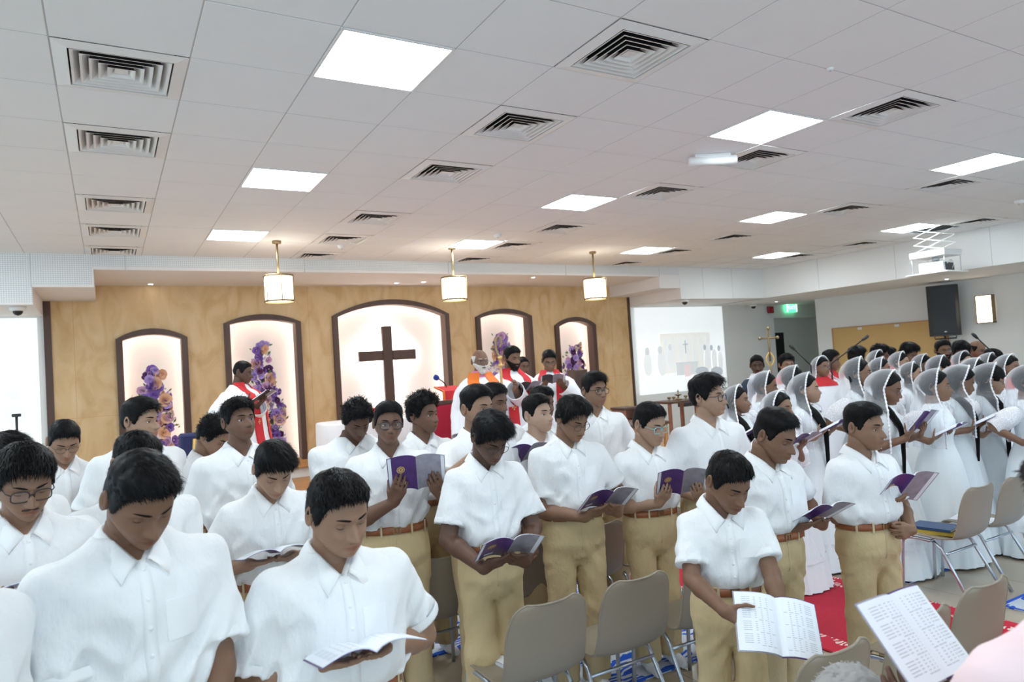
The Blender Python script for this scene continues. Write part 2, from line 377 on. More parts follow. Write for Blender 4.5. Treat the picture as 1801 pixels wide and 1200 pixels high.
# ---------------------------------------------------------------- people
HAIRLINE = [(0, .071), (25, .070), (42, .061), (54, .048), (62, .026), (68, -.002), (75, -.015), (82, -.008), (90, .012), (102, .0), (115, -.025), (140, -.045), (180, -.052)]
def head_points(na, ne, fem=0.0, fat=0.0, zmin=-1.0):
    u = np.linspace(-math.pi, math.pi, na, endpoint=False); az = u-0.42*np.sin(u)
    e = np.linspace(-1, 1, ne); el = e*math.pi/2
    az, el = np.meshgrid(az, el)                       # rows = elevation
    dx, dy, dz = np.sin(az)*np.cos(el), np.cos(az)*np.cos(el), np.sin(el)
    p = 2.25; r = (np.abs(dx)**p+np.abs(dy)**p+np.abs(dz)**p)**(-1/p)
    x = dx*r*(.0745+.004*fat); y = dy*r*.094; z = dz*r*np.where(dz > 0, .114, .113)
    lo = np.clip(-z, 0, 1); fr = np.clip(dy, 0, 1)
    x = x*(1-(.38-.16*fat+.05*fem)*sst(.02, .115, lo))*(1-.05*sst(.03, .11, z))
    y = y+.36*lo*sst(0, .08, lo)+.35*lo*sst(.035, -.05, y)
    y = np.where(y > 0, y*(1-.06*sst(0.03, .1, z)), y)
    x = x*(1+.03*np.exp(-((z+.03)/.03)**2)*(y > 0))
    ff = sst(.0, .5, np.cos(az)*np.cos(el)+.15)       # front facing weight
    g = lambda cx, cz, sx, sz: np.exp(-((np.abs(x)-cx)/sx)**2-((z-cz)/sz)**2) if cx > 0 else np.exp(-(x/sx)**2-((z-cz)/sz)**2)
    D = 0
    t = np.clip((.008-z)/.044, 0, 1)
    ridge = np.exp(-(x/(.0085+.005*t))**2)*np.where(z > -.036, sst(.014, -.034, z)*.9+.1*(z < .012), np.exp(-((z+.036)/.0075)**2))
    D = D+ridge*(.030-.004*fem)*(z < .016)
    D = D+.008*g(.0135, -.035, .0065, .0065)
    D = D-.0105*g(.031, .001, .0175, .0115)-.003*g(0, .008, .010, .010)
    D = D+.0045*g(.028, .022, .022, .008)*(1-.5*fem)+.003*g(0, .022, .02, .01)
    D = D+(.005+.004*fat)*g(.041, -.030, .017, .018)
    D = D+.0075*g(0, -.0565, .020, .0055)+.0085*g(0, -.0685, .0165, .006)-.0035*g(0, -.0625, .024, .0022)
    D = D-.004*g(0, -.080, .02, .006)+.0075*g(0, -.098, .019, .012)+.002*g(0, -.05, .03, .012)
    D = D*ff
    y = y+D
    V = np.stack([x, y, z], -1)
    return V, az, el
def front_y(V, x, z):
    P = V.reshape(-1, 3); P = P[P[:, 1] > 0.02]; d = (P[:, 0]-x)**2+(P[:, 2]-z)**2; i = np.argsort(d)[:4]; w = 1/(d[i]+1e-7)
    return float((P[i, 1]*w).sum()/w.sum())
HEADC = {}
def head_data(res, fem, fat):
    k = (res, fem, fat)
    if k not in HEADC: HEADC[k] = head_points(*{2: (112, 84), 1: (72, 52), 0: (40, 30)}[res], fem=fem, fat=fat)
    return HEADC[k]
def head_tone(V, tone, stub=0.0, fem=0.0):
    x, y, z = V[..., 0], V[..., 1], V[..., 2]; T = np.tile(np.array(tone, float), V.shape[:-1]+(1,))
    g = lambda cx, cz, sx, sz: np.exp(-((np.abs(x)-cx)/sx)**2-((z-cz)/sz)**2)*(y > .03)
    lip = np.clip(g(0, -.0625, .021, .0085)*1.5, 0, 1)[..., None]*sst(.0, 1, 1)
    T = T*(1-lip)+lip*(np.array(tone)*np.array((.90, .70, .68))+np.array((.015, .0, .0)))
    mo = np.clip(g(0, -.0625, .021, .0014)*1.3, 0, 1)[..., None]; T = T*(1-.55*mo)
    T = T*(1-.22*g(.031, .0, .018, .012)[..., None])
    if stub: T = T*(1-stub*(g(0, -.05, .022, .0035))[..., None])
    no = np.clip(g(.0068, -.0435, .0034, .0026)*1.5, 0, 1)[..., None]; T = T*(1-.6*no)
    T = T*(1+.05*vnoise(V*60)[..., None])
    return np.clip(T, 0, 1)
def lid_geo(M, cx, cy, cz, gaze, openness):
    """eyeball, upper and lower lids, lash line for one eye, in head frame"""
    r = .0122; n = 16; parts = []
    a = np.linspace(0, math.pi, 9); b = np.arange(n)*2*math.pi/n
    ga = np.array(gaze, float); ga = ga/np.linalg.norm(ga); ux = nrm(np.cross(ga, (0, 0, 1))); uz = np.cross(ux, ga)
    A, Bb = np.meshgrid(np.radians([0, 18, 30, 60, 95]), b, indexing='ij')
    S = np.cos(A)[..., None]*ga+np.sin(A)[..., None]*(np.cos(Bb)[..., None]*ux+np.sin(Bb)[..., None]*uz)
    c = np.array((cx, cy, cz)); V = (S*r).reshape(-1, 3)+c; Q = grid_quads(5, n, True)
    M.add(V[:], [Q[:2*n]], 2, True); M.add(V[:], [Q[2*n:]], 1, True)
    return c, r

def hair_shell(hd, style, res, seed):
    V, az, el = hd; rs = np.random.RandomState(seed)
    x, y, z = V[..., 0], V[..., 1], V[..., 2]; A = np.degrees(np.abs(az))
    hl = np.interp(A, [q[0] for q in HAIRLINE], [q[1] for q in HAIRLINE])
    top, side, quiff, rough, freq = {'short': (.020, .007, .006, .004, 60), 'fade': (.022, .0025, .006, .003, 60), 'thick': (.034, .014, .012, .006, 50), 'curly': (.034, .018, .008, .011, 48), 'flat': (.026, .010, .010, .003, 60), 'girl': (.013, .012, 0, .001, 30), 'fringe': (.018, .016, 0, .001, 30), 'bald': (.0, .006, 0, .002, 60), 'crop': (.012, .004, .002, .002, 70)}[style]
    if style in ('girl', 'fringe'): hl = np.interp(A, [0, 30, 50, 62, 75, 88, 100, 115, 180], [.074, .070, .052, .032, .020, .012, -.01, -.06, -.09])
    if style == 'fringe': hl = np.where(A < 48, .030, np.where(A < 70, .0, hl))
    if style == 'bald': hl = np.where(A < 60, .5, hl)+0; top = -.004
    m = sst(-.004, .008, z-hl)
    t = side+(top-side)*sst(.03, .085, z)
    if style == 'bald': t = np.where(z > .055, -.006, .006)
    t = t+quiff*np.exp(-((y-.06)/.04)**2)*sst(.05, .09, z)
    t = t+rough*(vnoise(V*freq+seed*3.1)*.7+vnoise(V*freq*2.3+seed)*.5)*sst(.0, .06, z+.03 if style in ('curly', 'thick') else z)
    N = nrm(V/np.array([.075**2, .094**2, .114**2])); N[..., 1] += .0
    O = V+N*(t*np.sqrt(m)-(1-m)*.010)[..., None]
    return O, m, N, t
def hair_strands(MBo, hd, O, m, N, t, style, count, seed):
    V = hd[0]; rs = np.random.RandomState(seed); x, y, z = [V[..., k].ravel() for k in range(3)]
    w = (m.ravel() > .75)*np.cos(hd[2].ravel()).clip(.02, 1)*np.where(z > .02, 1.0, .25); w = w/w.sum()
    idx = rs.choice(len(w), count, p=w); jit = rs.normal(0, .0025, (count, 3))
    P = O.reshape(-1, 3)[idx]*1+jit; n = N.reshape(-1, 3)[idx]; P = P-n*.004
    crown = np.array((.01, -.045, .115)); d = P-crown; d = d-(d*n).sum(1, keepdims=True)*n; d = nrm(d)
    if style in ('short', 'thick', 'fade', 'flat'): d = nrm(d+np.array((.35*(1 if seed % 2 else -1), .25, 0)))
    L = {'short': .022, 'fade': .020, 'thick': .034, 'curly': .020, 'flat': .034, 'crop': .008, 'girl': .05, 'fringe': .05, 'bald': .006}[style]*rs.uniform(.6, 1.15, (count, 1))*np.clip(t.ravel()[idx][:, None]/.02, .3, 1.3)
    d = nrm(d+rs.normal(0, .9 if style == 'curly' else .22, (count, 3))); side = nrm(np.cross(d, n))
    lift = .05 if style != 'curly' else .35
    p1 = P+d*L*.5+n*L*lift; p2 = P+d*L-n*L*.12+(rs.normal(0, .005, (count, 3)) if style == 'curly' else 0)
    wd = .0011 if style != 'curly' else .0014
    Vv = np.stack([P-side*wd, P+side*wd, p1-side*wd, p1+side*wd, p2], 1).reshape(-1, 3)
    k = np.arange(count)[:, None]*5
    MBo.add(Vv, [k+np.array([[0, 1, 3, 2]]), k+np.array([[2, 3, 4]])], 0, True)

def ik(S, W, a, b, hint):
    S = np.array(S, float); W = np.array(W, float); v = W-S; D = np.linalg.norm(v); 
    if D > (a+b)*.992: W = S+v/D*(a+b)*.992; D = (a+b)*.992
    if D < abs(a-b)*1.1+.05: D = abs(a-b)*1.1+.05; W = S+nrm(v)*D
    u = nrm(W-S); x = (a*a-b*b+D*D)/(2*D); hh = math.sqrt(max(a*a-x*x, 1e-6)); h = np.array(hint, float); h = nrm(h-u*(h@u))
    return S+u*x+h*hh, W
def hand_prims(W, d, n, thumb, s, curl=(25, 35, 25), thumb_n=0.3):
    """wrist, finger direction, palm normal, thumb side vector"""
    d = nrm(d); n = nrm(np.asarray(n, float)-d*(np.dot(n, d))); l = np.cross(d, n); l = l if l@np.asarray(thumb, float) > 0 else -l
    pr = []; lat = (.030, .010, -.011, -.030); ln = (.080, .086, .083, .074); fl = (.066, .075, .069, .054); k = .009*s
    W = np.asarray(W, float)
    for i in range(4):
        K = W+s*(l*lat[i]+d*ln[i]); pr.append((W+s*(l*lat[i]*.55+d*.008), K, .0145*s, .0115*s, k))
        ang = 0; P = K; rr = (.0095, .0088, .0080, .0068)
        for j, f in enumerate((.44, .31, .25)):
            ang += math.radians(curl[j]+2*i); dd = d*math.cos(ang)+n*math.sin(ang)+l*lat[i]*1.2; dd = nrm(dd)
            Q = P+dd*fl[i]*f*s; sc = (1, 1, .97, .86)[i]*s
            pr.append((P, Q, rr[j]*sc, rr[j+1]*sc, .0025*s)); P = Q
    T0 = W+s*(l*.018+d*.018); T1 = T0+s*(l*.022+d*.030+n*.010); T2 = T1+s*(l*.008+d*.028+n*.03*thumb_n); T3 = T2+s*(d*.026-l*.004+n*.02*thumb_n)
    pr += [(T0, T1, .014*s, .0115*s, k), (T1, T2, .0108*s, .0092*s, .003), (T2, T3, .0092*s, .0075*s, .003)]
    return pr

P_TORSO = [(.555, .106, .076, .000), (.585, .102, .074, .0), (.606, .099, .073, .0), (.62, .105, .079, .0), (.65, .107, .081, .002), (.70, .107, .079, .003), (.75, .113, .078, .003), (.785, .117, .071, .0), (.808, .108, .057, -.004), (.822, .083, .048, -.006), (.836, .058, .041, -.007), (.850, .044, .037, -.008), (.88, .034, .034, -.008)]
P_GIRL = [(.555, .108, .080, .0), (.60, .094, .072, .0), (.63, .086, .067, .0), (.66, .088, .070, .002), (.70, .096, .082, .008), (.74, .102, .084, .010), (.785, .108, .066, .0), (.808, .104, .055, -.004), (.824, .086, .047, -.006), (.838, .064, .041, -.007), (.856, .045, .037, -.008), (.88, .034, .034, -.008)]
def torso_field(P, prof, H, bw, bd, off=0.0):
    z = P[..., 2]/H; a = np.interp(z, [q[0] for q in prof], [q[1] for q in prof])*H*bw+off; b = np.interp(z, [q[0] for q in prof], [q[2] for q in prof])*H*bd+off; yc = np.interp(z, [q[0] for q in prof], [q[3] for q in prof])*H
    p = 2.35; r = (np.abs(P[..., 0]/a)**p+np.abs((P[..., 1]-yc)/b)**p)**(1/p); return (r-1)*np.minimum(a, b)*.9

class Pose: pass
def solve_pose(H, hs, bw, head, arms, girl=False):
    """joints in the body frame (+y forward, +x the person's right)"""
    q = Pose(); q.H = H; q.hs = hs; q.bw = bw; yaw, pitch, roll = head
    ps = math.sin(R(pitch))
    q.pivot = np.array((0, -.006*H+.030*max(ps, 0), .868*H-.010*max(ps, 0)))
    q.HM = np.array(Matrix.Translation(q.pivot) @ Euler((0, 0, R(yaw))).to_matrix().to_4x4() @ Euler((R(-pitch), 0, 0)).to_matrix().to_4x4() @ Euler((0, R(roll), 0)).to_matrix().to_4x4() @ Matrix.Translation((0, .012*hs, .090*hs)) @ Matrix.Scale(hs, 4))
    q.arms = arms
    return q
def field_front(fn, xs, zs, y1=.32, y0=-.05):
    ys = np.linspace(y1, y0, 50); P = np.stack([np.repeat(xs[:, None], 50, 1), np.repeat(ys[None], len(xs), 0), np.repeat(zs[:, None], 50, 1)], -1).astype(np.float32)
    f = fn(P); i = np.argmax(f < 0, 1); i = np.maximum(i, 1); k = np.arange(len(xs)); f0, f1 = f[k, i-1], f[k, i]
    return ys[i-1]+(ys[i]-ys[i-1])*f0/(f0-f1+1e-9)
def field_mesh(fn, lo, hi, h):
    g = [np.arange(lo[k], hi[k]+h, h, dtype=np.float32) for k in range(3)]
    P = np.stack(np.meshgrid(*g, indexing='ij'), -1); return surface_nets(fn(P).astype(np.float32), np.array(lo), h)
def spline(pts, n):
    P = np.array(pts, float); t = np.linspace(0, len(P)-1, n); i = np.clip(t.astype(int), 0, len(P)-2); f = (t-i)[:, None]
    Q = np.vstack([2*P[0]-P[1], P, 2*P[-1]-P[-2]]); a, b, c, d = Q[i], Q[i+1], Q[i+2], Q[i+3]
    return .5*((2*b)+(-a+c)*f+(2*a-5*b+4*c-d)*f*f+(-a+3*b-3*c+d)*f**3)

def build_arm(q, side, target, hintv=None, r=1.0):
    """returns shoulder, elbow, wrist"""
    H = q.H; S = np.array((side*.100*H*q.bw, -.004*H, .788*H)); a, b = .172*H, .150*H
    hint = np.array((side*.75, -.55, -.6)) if hintv is None else np.array(hintv)
    E, W = ik(S, target, a, b, hint); return S, E, W

def make_body(root, q, tone, res, hd, arms, h, fem=0, openness=.3, stub=0, brow=True, core=P_TORSO, ext=0):
    tone = tuple(np.array(tone)*np.array((.74, .72, .72)))
    """one continuous skin mesh: head with face and ears, neck, trunk core, arms and hands"""
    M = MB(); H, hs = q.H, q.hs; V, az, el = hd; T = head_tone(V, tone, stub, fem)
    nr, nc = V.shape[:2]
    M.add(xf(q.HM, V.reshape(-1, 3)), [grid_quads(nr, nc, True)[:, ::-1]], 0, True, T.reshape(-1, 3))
    dark = np.array(tone)*.25
    for sx in (-1, 1):
        # ear
        n = 14; a = np.linspace(0, 2*math.pi, n, endpoint=False); rings = []
        for (k, off) in ((.55, -.004), (1.0, .004), (1.12, .012), (.92, .016), (.62, .010), (.2, .006)):
            rings.append(np.stack([np.full(n, sx*(.0725+off*.9)), -.004+(.0145*k)*np.cos(a)+(-.008)-off*.35, -.004+.031*k*np.sin(a)*(1-.18*(np.sin(a) < 0)*abs(1))+.002], 1))
        E = np.concatenate(rings); Q = grid_quads(len(rings), n, True); M.add(xf(q.HM, E), [Q if sx > 0 else Q[:, ::-1]], 0, True, np.array(tone)*1.0)
        # eye
        fy = front_y(V, sx*.031, 0.0); c = np.array((sx*.031, fy-.0085, .0)); r = .0125
        gz = nrm(np.array((0, 1, -.15 if openness > .5 else -.55))); n = 14; b = np.arange(n)*2*math.pi/n
        ux = np.array((1, 0, 0)); uz = np.cross(ux, gz)
        A = np.radians([3, 24, 28, 60, 90]); S = np.cos(A)[:, None, None]*gz+np.sin(A)[:, None, None]*(np.cos(b)[None, :, None]*ux+np.sin(b)[None, :, None]*uz)
        EV = xf(q.HM, (S*r).reshape(-1, 3)*np.array((1.18, 1, 1))+c); Q = grid_quads(5, n, True)
        M.add(EV, [Q[:n][:, ::-1], [list(range(n))]], 2, True); M.add(EV, [Q[n:][:, ::-1]], 1, True)
        # lids: shells turning about the x axis
        up = math.radians(lerp1(openness, 62, 12)-6) if openness <= 1 else 0
        for (e0, e1, rr, tn, mi) in ((math.radians(100), math.radians(-22+openness*44), r*1.10, np.array(tone)*.88, 0), (math.radians(-100), math.radians(-27), r*1.07, np.array(tone)*.92, 0), (math.radians(-22+openness*44+3), math.radians(-22+openness*44-7), r*1.15, None, 2)):
            ee = np.linspace(e0, e1, 6); aa = np.linspace(-1.25, 1.25, 11)
            E2, A2 = np.meshgrid(ee, aa, indexing='ij'); W = np.cos(A2)
            bow = E2*(.35+.65*W) if abs(e0) > 1.5 else E2*(.35+.65*W)
            P = np.stack([np.sin(A2)*1.18, np.cos(A2)*np.cos(bow), np.cos(A2)*np.sin(bow)*1.0+0*A2], -1)*rr
            Q = grid_quads(6, 11); M.add(xf(q.HM, P.reshape(-1, 3)+c), [Q], mi, True, tn if tn is not None else (0, 0, 0))
    nk = [np.array((0, -.012*H, .795*H)), np.array((0, -.010*H, .835*H)), (np.array((0, -.010*H, .835*H))+q.pivot)/2+np.array((0, -.004, .01)), q.pivot+np.array((0, .004, .045))]
    rr = .060*hs if not fem else .051*hs
    M.tube(spline(nk, 9), np.interp(np.linspace(0, 1, 9), [0, .3, .6, 1], [rr*1.12, rr*1.0, rr*.93, rr*.92]), 20, tone=np.array(tone)*.93)
    zt = np.linspace(.50, .868, 26)*H; a = np.arange(24)*2*math.pi/24
    bw = q.bw; A = lerpt(zt/H, core, 1)*H*bw-.012; B = lerpt(zt/H, core, 2)*H*bw**.5-.021; Y = lerpt(zt/H, core, 3)*H
    ck = np.where(zt > .80*H, -.004, .0); A = A+ck; B = B+ck
    V2 = np.stack([A[:, None]*np.sin(a), B[:, None]*np.cos(a)+Y[:, None], np.repeat(zt[:, None], 24, 1)], -1)
    M.add(V2.reshape(-1, 3), [grid_quads(26, 24, True)[:, ::-1]], 0, True, np.array(tone)*.95)
    s = H/1.70*(1.06 if not fem else .98)
    for (S, E, W, hd_, hn, ht, curl, tn) in arms:
        k = .012; f = q.armfat
        pr = [(S+(E-S)*.25, E, .031*H*f, .0255*H*f, k), (E, E+(W-E)*.3, .0258*H*f, .0262*H*f, .01), (E+(W-E)*.3, W, .0262*H*f, .0165*H, k), (W, W+nrm(hd_)*.02*s, .0160*H, .0155*H, k)]
        pr += hand_prims(W, hd_, hn, ht, s, curl, tn)
        pr = [(np.asarray(a_, np.float32), np.asarray(b_, np.float32), c_, d_, k_) for a_, b_, c_, d_, k_ in pr]
        Va, Qa = mesh_prims(pr, h); 
        M.add(Va, [Qa], 0, True, np.array(tone)*np.ones((len(Va), 1))*(1+.06*vnoise(Va*25)[:, None]))
    return M.build('body', [M_skin, M_eyew, M_eyed], root, tones=True)
def lerp1(t, a, b): return a+(b-a)*t

def make_hair(root, q, hd, style, res, seed, name='hair', material=None):
    O, m, N, t = hair_shell(hd, style, res, seed); M = MB(); nr, nc = O.shape[:2]
    M.add(xf(q.HM, O.reshape(-1, 3)), [grid_quads(nr, nc, True)[:, ::-1]], 0, True)
    cnt = {2: 5200, 1: 2200, 0: 0}[res]
    if cnt and style not in ('bald', 'girl', 'fringe'):
        T = MB(); hair_strands(T, hd, O, m, N, t, style, cnt, seed); M.add(xf(q.HM, T.V[0]), T.F, 0, True)
    o = M.build(name, [material or M_hair], root)
    # brows
    V = hd[0]
    for sx in (-1, 1):
        B = MB()
        xs = np.linspace(.011, .050, 9); zs = .0225+.0035*np.sin((xs-.011)/.039*2.4); w = np.array([.3, .8, 1, 1, 1, .9, .7, .45, .1])*.0034
        ys = np.array([front_y(V, sx*a, b)+.0012 for a, b in zip(xs, zs)])
        P = np.concatenate([np.stack([sx*xs, ys, zs-w], 1), np.stack([sx*xs, ys+.0012, zs+w*.2], 1), np.stack([sx*xs, ys-.0006, zs+w], 1)])
        B.add(xf(q.HM, P), [grid_quads(3, 9)], 0, True); B.build('eyebrow', [material or M_hair], root)
    return o
def face_hair(root, q, hd, kind, material, name='beard', thick=.010):
    V, az, el = hd; x, y, z = V[..., 0], V[..., 1], V[..., 2]; A = np.degrees(np.abs(az))
    if kind == 'moustache': m = np.exp(-((z+.0490+.16*np.abs(x))/.0042)**2)*(np.abs(x) < .026)*(y > .05); m = np.clip(m*1.3, 0, 1)
    else:
        m = sst(-.032, -.048, z+.0*x+np.interp(A, [0, 30, 60, 90], [.006, 0, -.02, -.03]))*sst(100, 75, A); hole = np.exp(-(x/.022)**2-((z+.0625)/.008)**2)*(y > .05); m = m*(1-np.clip(hole*1.6, 0, 1)); 
        mo = np.clip(1.6*np.exp(-((z+.0495+.05*np.abs(x))/.006)**2)*(np.abs(x) < .03)*(y > .05), 0, 1); ch = np.clip(hole*1.5, 0, 1); m = np.maximum(m, mo)
        m = m*(z > -.2)
    N = nrm(V/np.array([.075**2, .094**2, .114**2])); t = thick*(1+.5*vnoise(V*70))
    if kind != 'moustache': t = t*(1+1.2*sst(-.08, -.115, z))
    O = V+N*(t*m-(1-m)*.006)[..., None]; M = MB(); M.add(xf(q.HM, O.reshape(-1, 3)), [grid_quads(*O.shape[:2], True)[:, ::-1]], 0, True)
    return M.build(name, [material], root)
def make_glasses(root, q, hd, kind):
    mt = {'black': M_black, 'teal': M_teal, 'wire': M_wire, 'dark': M_wire}[kind]; th = {'black': .0021, 'teal': .0018, 'wire': .0011, 'dark': .0014}[kind]
    V = hd[0]; M = MB(); L = MB(); yf = max(front_y(V, .031, .012), front_y(V, .031, -.014))+.012
    for sx in (-1, 1):
        a = np.arange(20)*2*math.pi/20; ex = 2.0 if kind in ('wire', 'dark') else 3.2
        cx, cz = np.sign(np.cos(a))*np.abs(np.cos(a))**(2/ex), np.sign(np.sin(a))*np.abs(np.sin(a))**(2/ex)
        P = np.stack([sx*.032+.0255*cx, yf-.10*(np.abs(sx*.032+.0255*cx)-.01).clip(0)**1.0*.9, -.003+.0195*cz], 1)
        M.tube(xf(q.HM, P), th*q.hs, 6, closed=True)
        c = P.mean(0); L.add(xf(q.HM, np.vstack([P, c])), [[(k, (k+1) % 20, 20) for k in range(20)]], 0, True)
        M.tube(xf(q.HM, np.array([(sx*.057, yf-.0045, .006), (sx*.068, yf-.02, .006), (sx*.0765, .0, .004), (sx*.077, -.018, -.006)])), th*.9*q.hs, 6)
    M.tube(xf(q.HM, np.array([(-.0075, yf, .0), (0, yf+.002, .004), (.0075, yf, .0)])), th*q.hs, 6)
    g = M.build('spectacles', [mt], root); L.build('lens_pair', [M_lens], g)
    return g

def make_shirt(root, q, arms, h, seed, sleeve=.74, detail=True, fatb=1.0):
    H, bw = q.H, q.bw; zc = .836*H; hs = q.hs; zb = zc-.050*hs; rs = np.random.RandomState(seed); ph = rs.rand(6)*9
    ends = []
    for (S, E, W, *_r) in arms:
        u = nrm(E-S); en = S+(E-S)*sleeve; ends.append((S, en, u, S[0] > 0))
    def fn(P):
        f = torso_field(P, P_TORSO, H, bw, fatb)
        z, x, y = P[..., 2], P[..., 0], P[..., 1]
        # belly blouse
        f = f-.006*fatb*np.exp(-((z-.635*H)/(.02*H))**2)
        for S, en, u, _ in ends:
            c = roundcone(P, S+u*.005, en+u*.03, .0375*H*q.armfat**.5, .0445*H*q.armfat); pl = (P-en)@u.astype(np.float32); c = np.maximum(c, pl)
            f = smin(f, c, .028)
        ang = np.arctan2(x, y+.3); t = sst(.80*H, .64*H, z)
        Q1 = np.stack([x*11+ph[0], y*9+ph[1], z*3.2+ph[2]+x*2], -1); n1 = vnoise(Q1)
        Q2 = np.stack([x*17+z*9+ph[3], y*14+ph[4], z*10-np.abs(x)*9+ph[5]], -1); n2 = 1-2*np.abs(vnoise(Q2))
        f = f-.0085*n1*(.5+t)-.0095*n2*(.40+.9*t)-.0018*np.sin(ang*60+n1*3)*sst(.70*H, .625*H, z)
        d = ((z-zb)-np.abs(x)*1.25)*.55; f = np.maximum(f, np.minimum(d, y-.01))
        f = np.maximum(f, .599*H-z); f = np.maximum(f, z-(zc+.020*hs))
        return f
    ex = max(abs(e[1][0]) for e in ends)+.06*H; ya = min([e[1][1] for e in ends]+[0])-.07*H; yb = max([e[1][1] for e in ends]+[0])+.07*H; zl = min([e[1][2] for e in ends]+[.6*H])-.05*H
    V, Q = field_mesh(fn, (-ex, min(ya, -.11*H*fatb), min(zl, .585*H)), (ex, max(yb, .12*H*fatb), .86*H), h)
    M = MB(); M.add(V, [Q], 0, True); sh = M.build('shirt', [M_shirt], root)
    # sleeve hems
    for S, en, u, _ in ends:
        C = MB(); r0 = .0445*H*q.armfat+.0015; cen = [en-u*.022*hs, en-u*.001, en+u*.006, en+u*.005, en-u*.02]; rad = [r0, r0+.003, r0+.002, r0-.005, r0-.008]
        Vt, Qt, _c = tube_geo(cen, rad, 26, cap=False); 
        Vt = Vt+0.0015*vnoise(Vt*40)[:, None]; C.add(Vt, [Qt], 0, True); C.build('sleeve_hem', [M_shirt2], sh)
    if not detail: 
        pass
    # collar
    n = 15
    r1 = [(.010, .079, -.040), (.040, .062, -.002), (.060, .016, .028), (.053, -.040, .042), (0, -.070, .046)]
    r2 = [(.056, .086, -.086), (.084, .052, -.026), (.094, .002, -.002), (.078, -.062, .006), (0, -.094, .006)]
    A = spline(r1, n)*hs+np.array((0, -.006*H, zc)); Bq = spline(r2, n)*hs+np.array((0, -.006*H, zc))
    yfn = lambda P: field_front(fn, P[:, 0], np.minimum(P[:, 2], zb+np.abs(P[:, 0])*1.25-.004))
    for arr in (A, Bq):
        k = 7; yy = yfn(arr[:k]); wgt = np.array([1, 1, .8, .5, .2, 0, 0]); arr[:k, 1] = arr[:k, 1]*(1-wgt)+np.maximum(yy+.004, arr[:k, 1]-.02)*wgt
    for sgn in (1, -1):
        sc = np.array((sgn, 1, 1)); mid = (A+Bq)/2+np.array((0, .002, .0095))*hs; mid2 = A*.82+Bq*.18+np.array((0, .0, .0085))*hs; inn = A+np.array((0, 0, -.022))*hs; und = Bq+np.array((0, -.003, -.0035)); out = Bq+np.array((0, .002, .002))
        rows = np.stack([inn, A, mid2, mid, out, und, inn+np.array((0, 0, 0))])*sc
        C = MB(); Qc = grid_quads(7, n); C.add(rows.reshape(-1, 3), [Qc if sgn > 0 else Qc[:, ::-1], [[0, n, 2*n, 3*n, 4*n, 5*n]]], 0, True)
        C.build('collar', [M_shirt2], sh)
    # placket and buttons
    zz = np.linspace(zb+.004, .615*H, 22); yy = field_front(fn, np.zeros(22), zz)
    C = MB(); w = .016*hs; yl = field_front(fn, np.full(22, -w), zz); yr = field_front(fn, np.full(22, w), zz)
    rows = np.stack([np.stack([np.full(22, -w), yl-.002, zz], 1), np.stack([np.full(22, -w*.95), yl+.0022, zz], 1), np.stack([np.zeros(22), yy+.0030, zz], 1), np.stack([np.full(22, w*.95), yr+.0022, zz], 1), np.stack([np.full(22, w), yr-.002, zz], 1)])
    C.add(rows.reshape(-1, 3), [grid_quads(5, 22)], 0, True); C.build('placket', [M_shirt2], sh)
    if detail:
        for k in range(5):
            z = zb-.012-(zb-.63*H)*k/4.6; i = np.argmin(np.abs(zz-z)); C = MB(); 
            C.lathe([(0, .003), (.0042, .003), (.0055, .0016), (.0055, 0)], 10, c=(0, 0, 0)); C.V[-1] = C.V[-1]@np.array(Euler((-math.pi/2, 0, 0)).to_matrix()).T+np.array((0, yy[i]+.003, z)); C.build('button', [M_shirt2], sh)
        # chest pocket
        px = np.linspace(-.105, -.035, 6)*H/1.6; pz = np.linspace(.755*H, .700*H, 5); X, Z = np.meshgrid(px, pz); X = X.ravel(); Z = Z.ravel(); y0 = field_front(fn, X, Z); C = MB()
        C.add(np.stack([X, y0+.0022, Z], 1), [grid_quads(5, 6)], 0, True); o_ = np.arange(30).reshape(5, 6)
        rim = np.concatenate([o_[0], o_[1:, -1], o_[-1, -2::-1], o_[-2:0:-1, 0]]); Vr = np.stack([X, y0+.0022, Z], 1)[rim]; Vr2 = Vr-np.array((0, .004, 0)); m = len(rim)
        C.add(np.vstack([Vr, Vr2]), [[(k, (k+1) % m, (k+1) % m+m, k+m) for k in range(m)]], 0, False); C.build('pocket', [M_shirt2], sh)
    return sh, fn
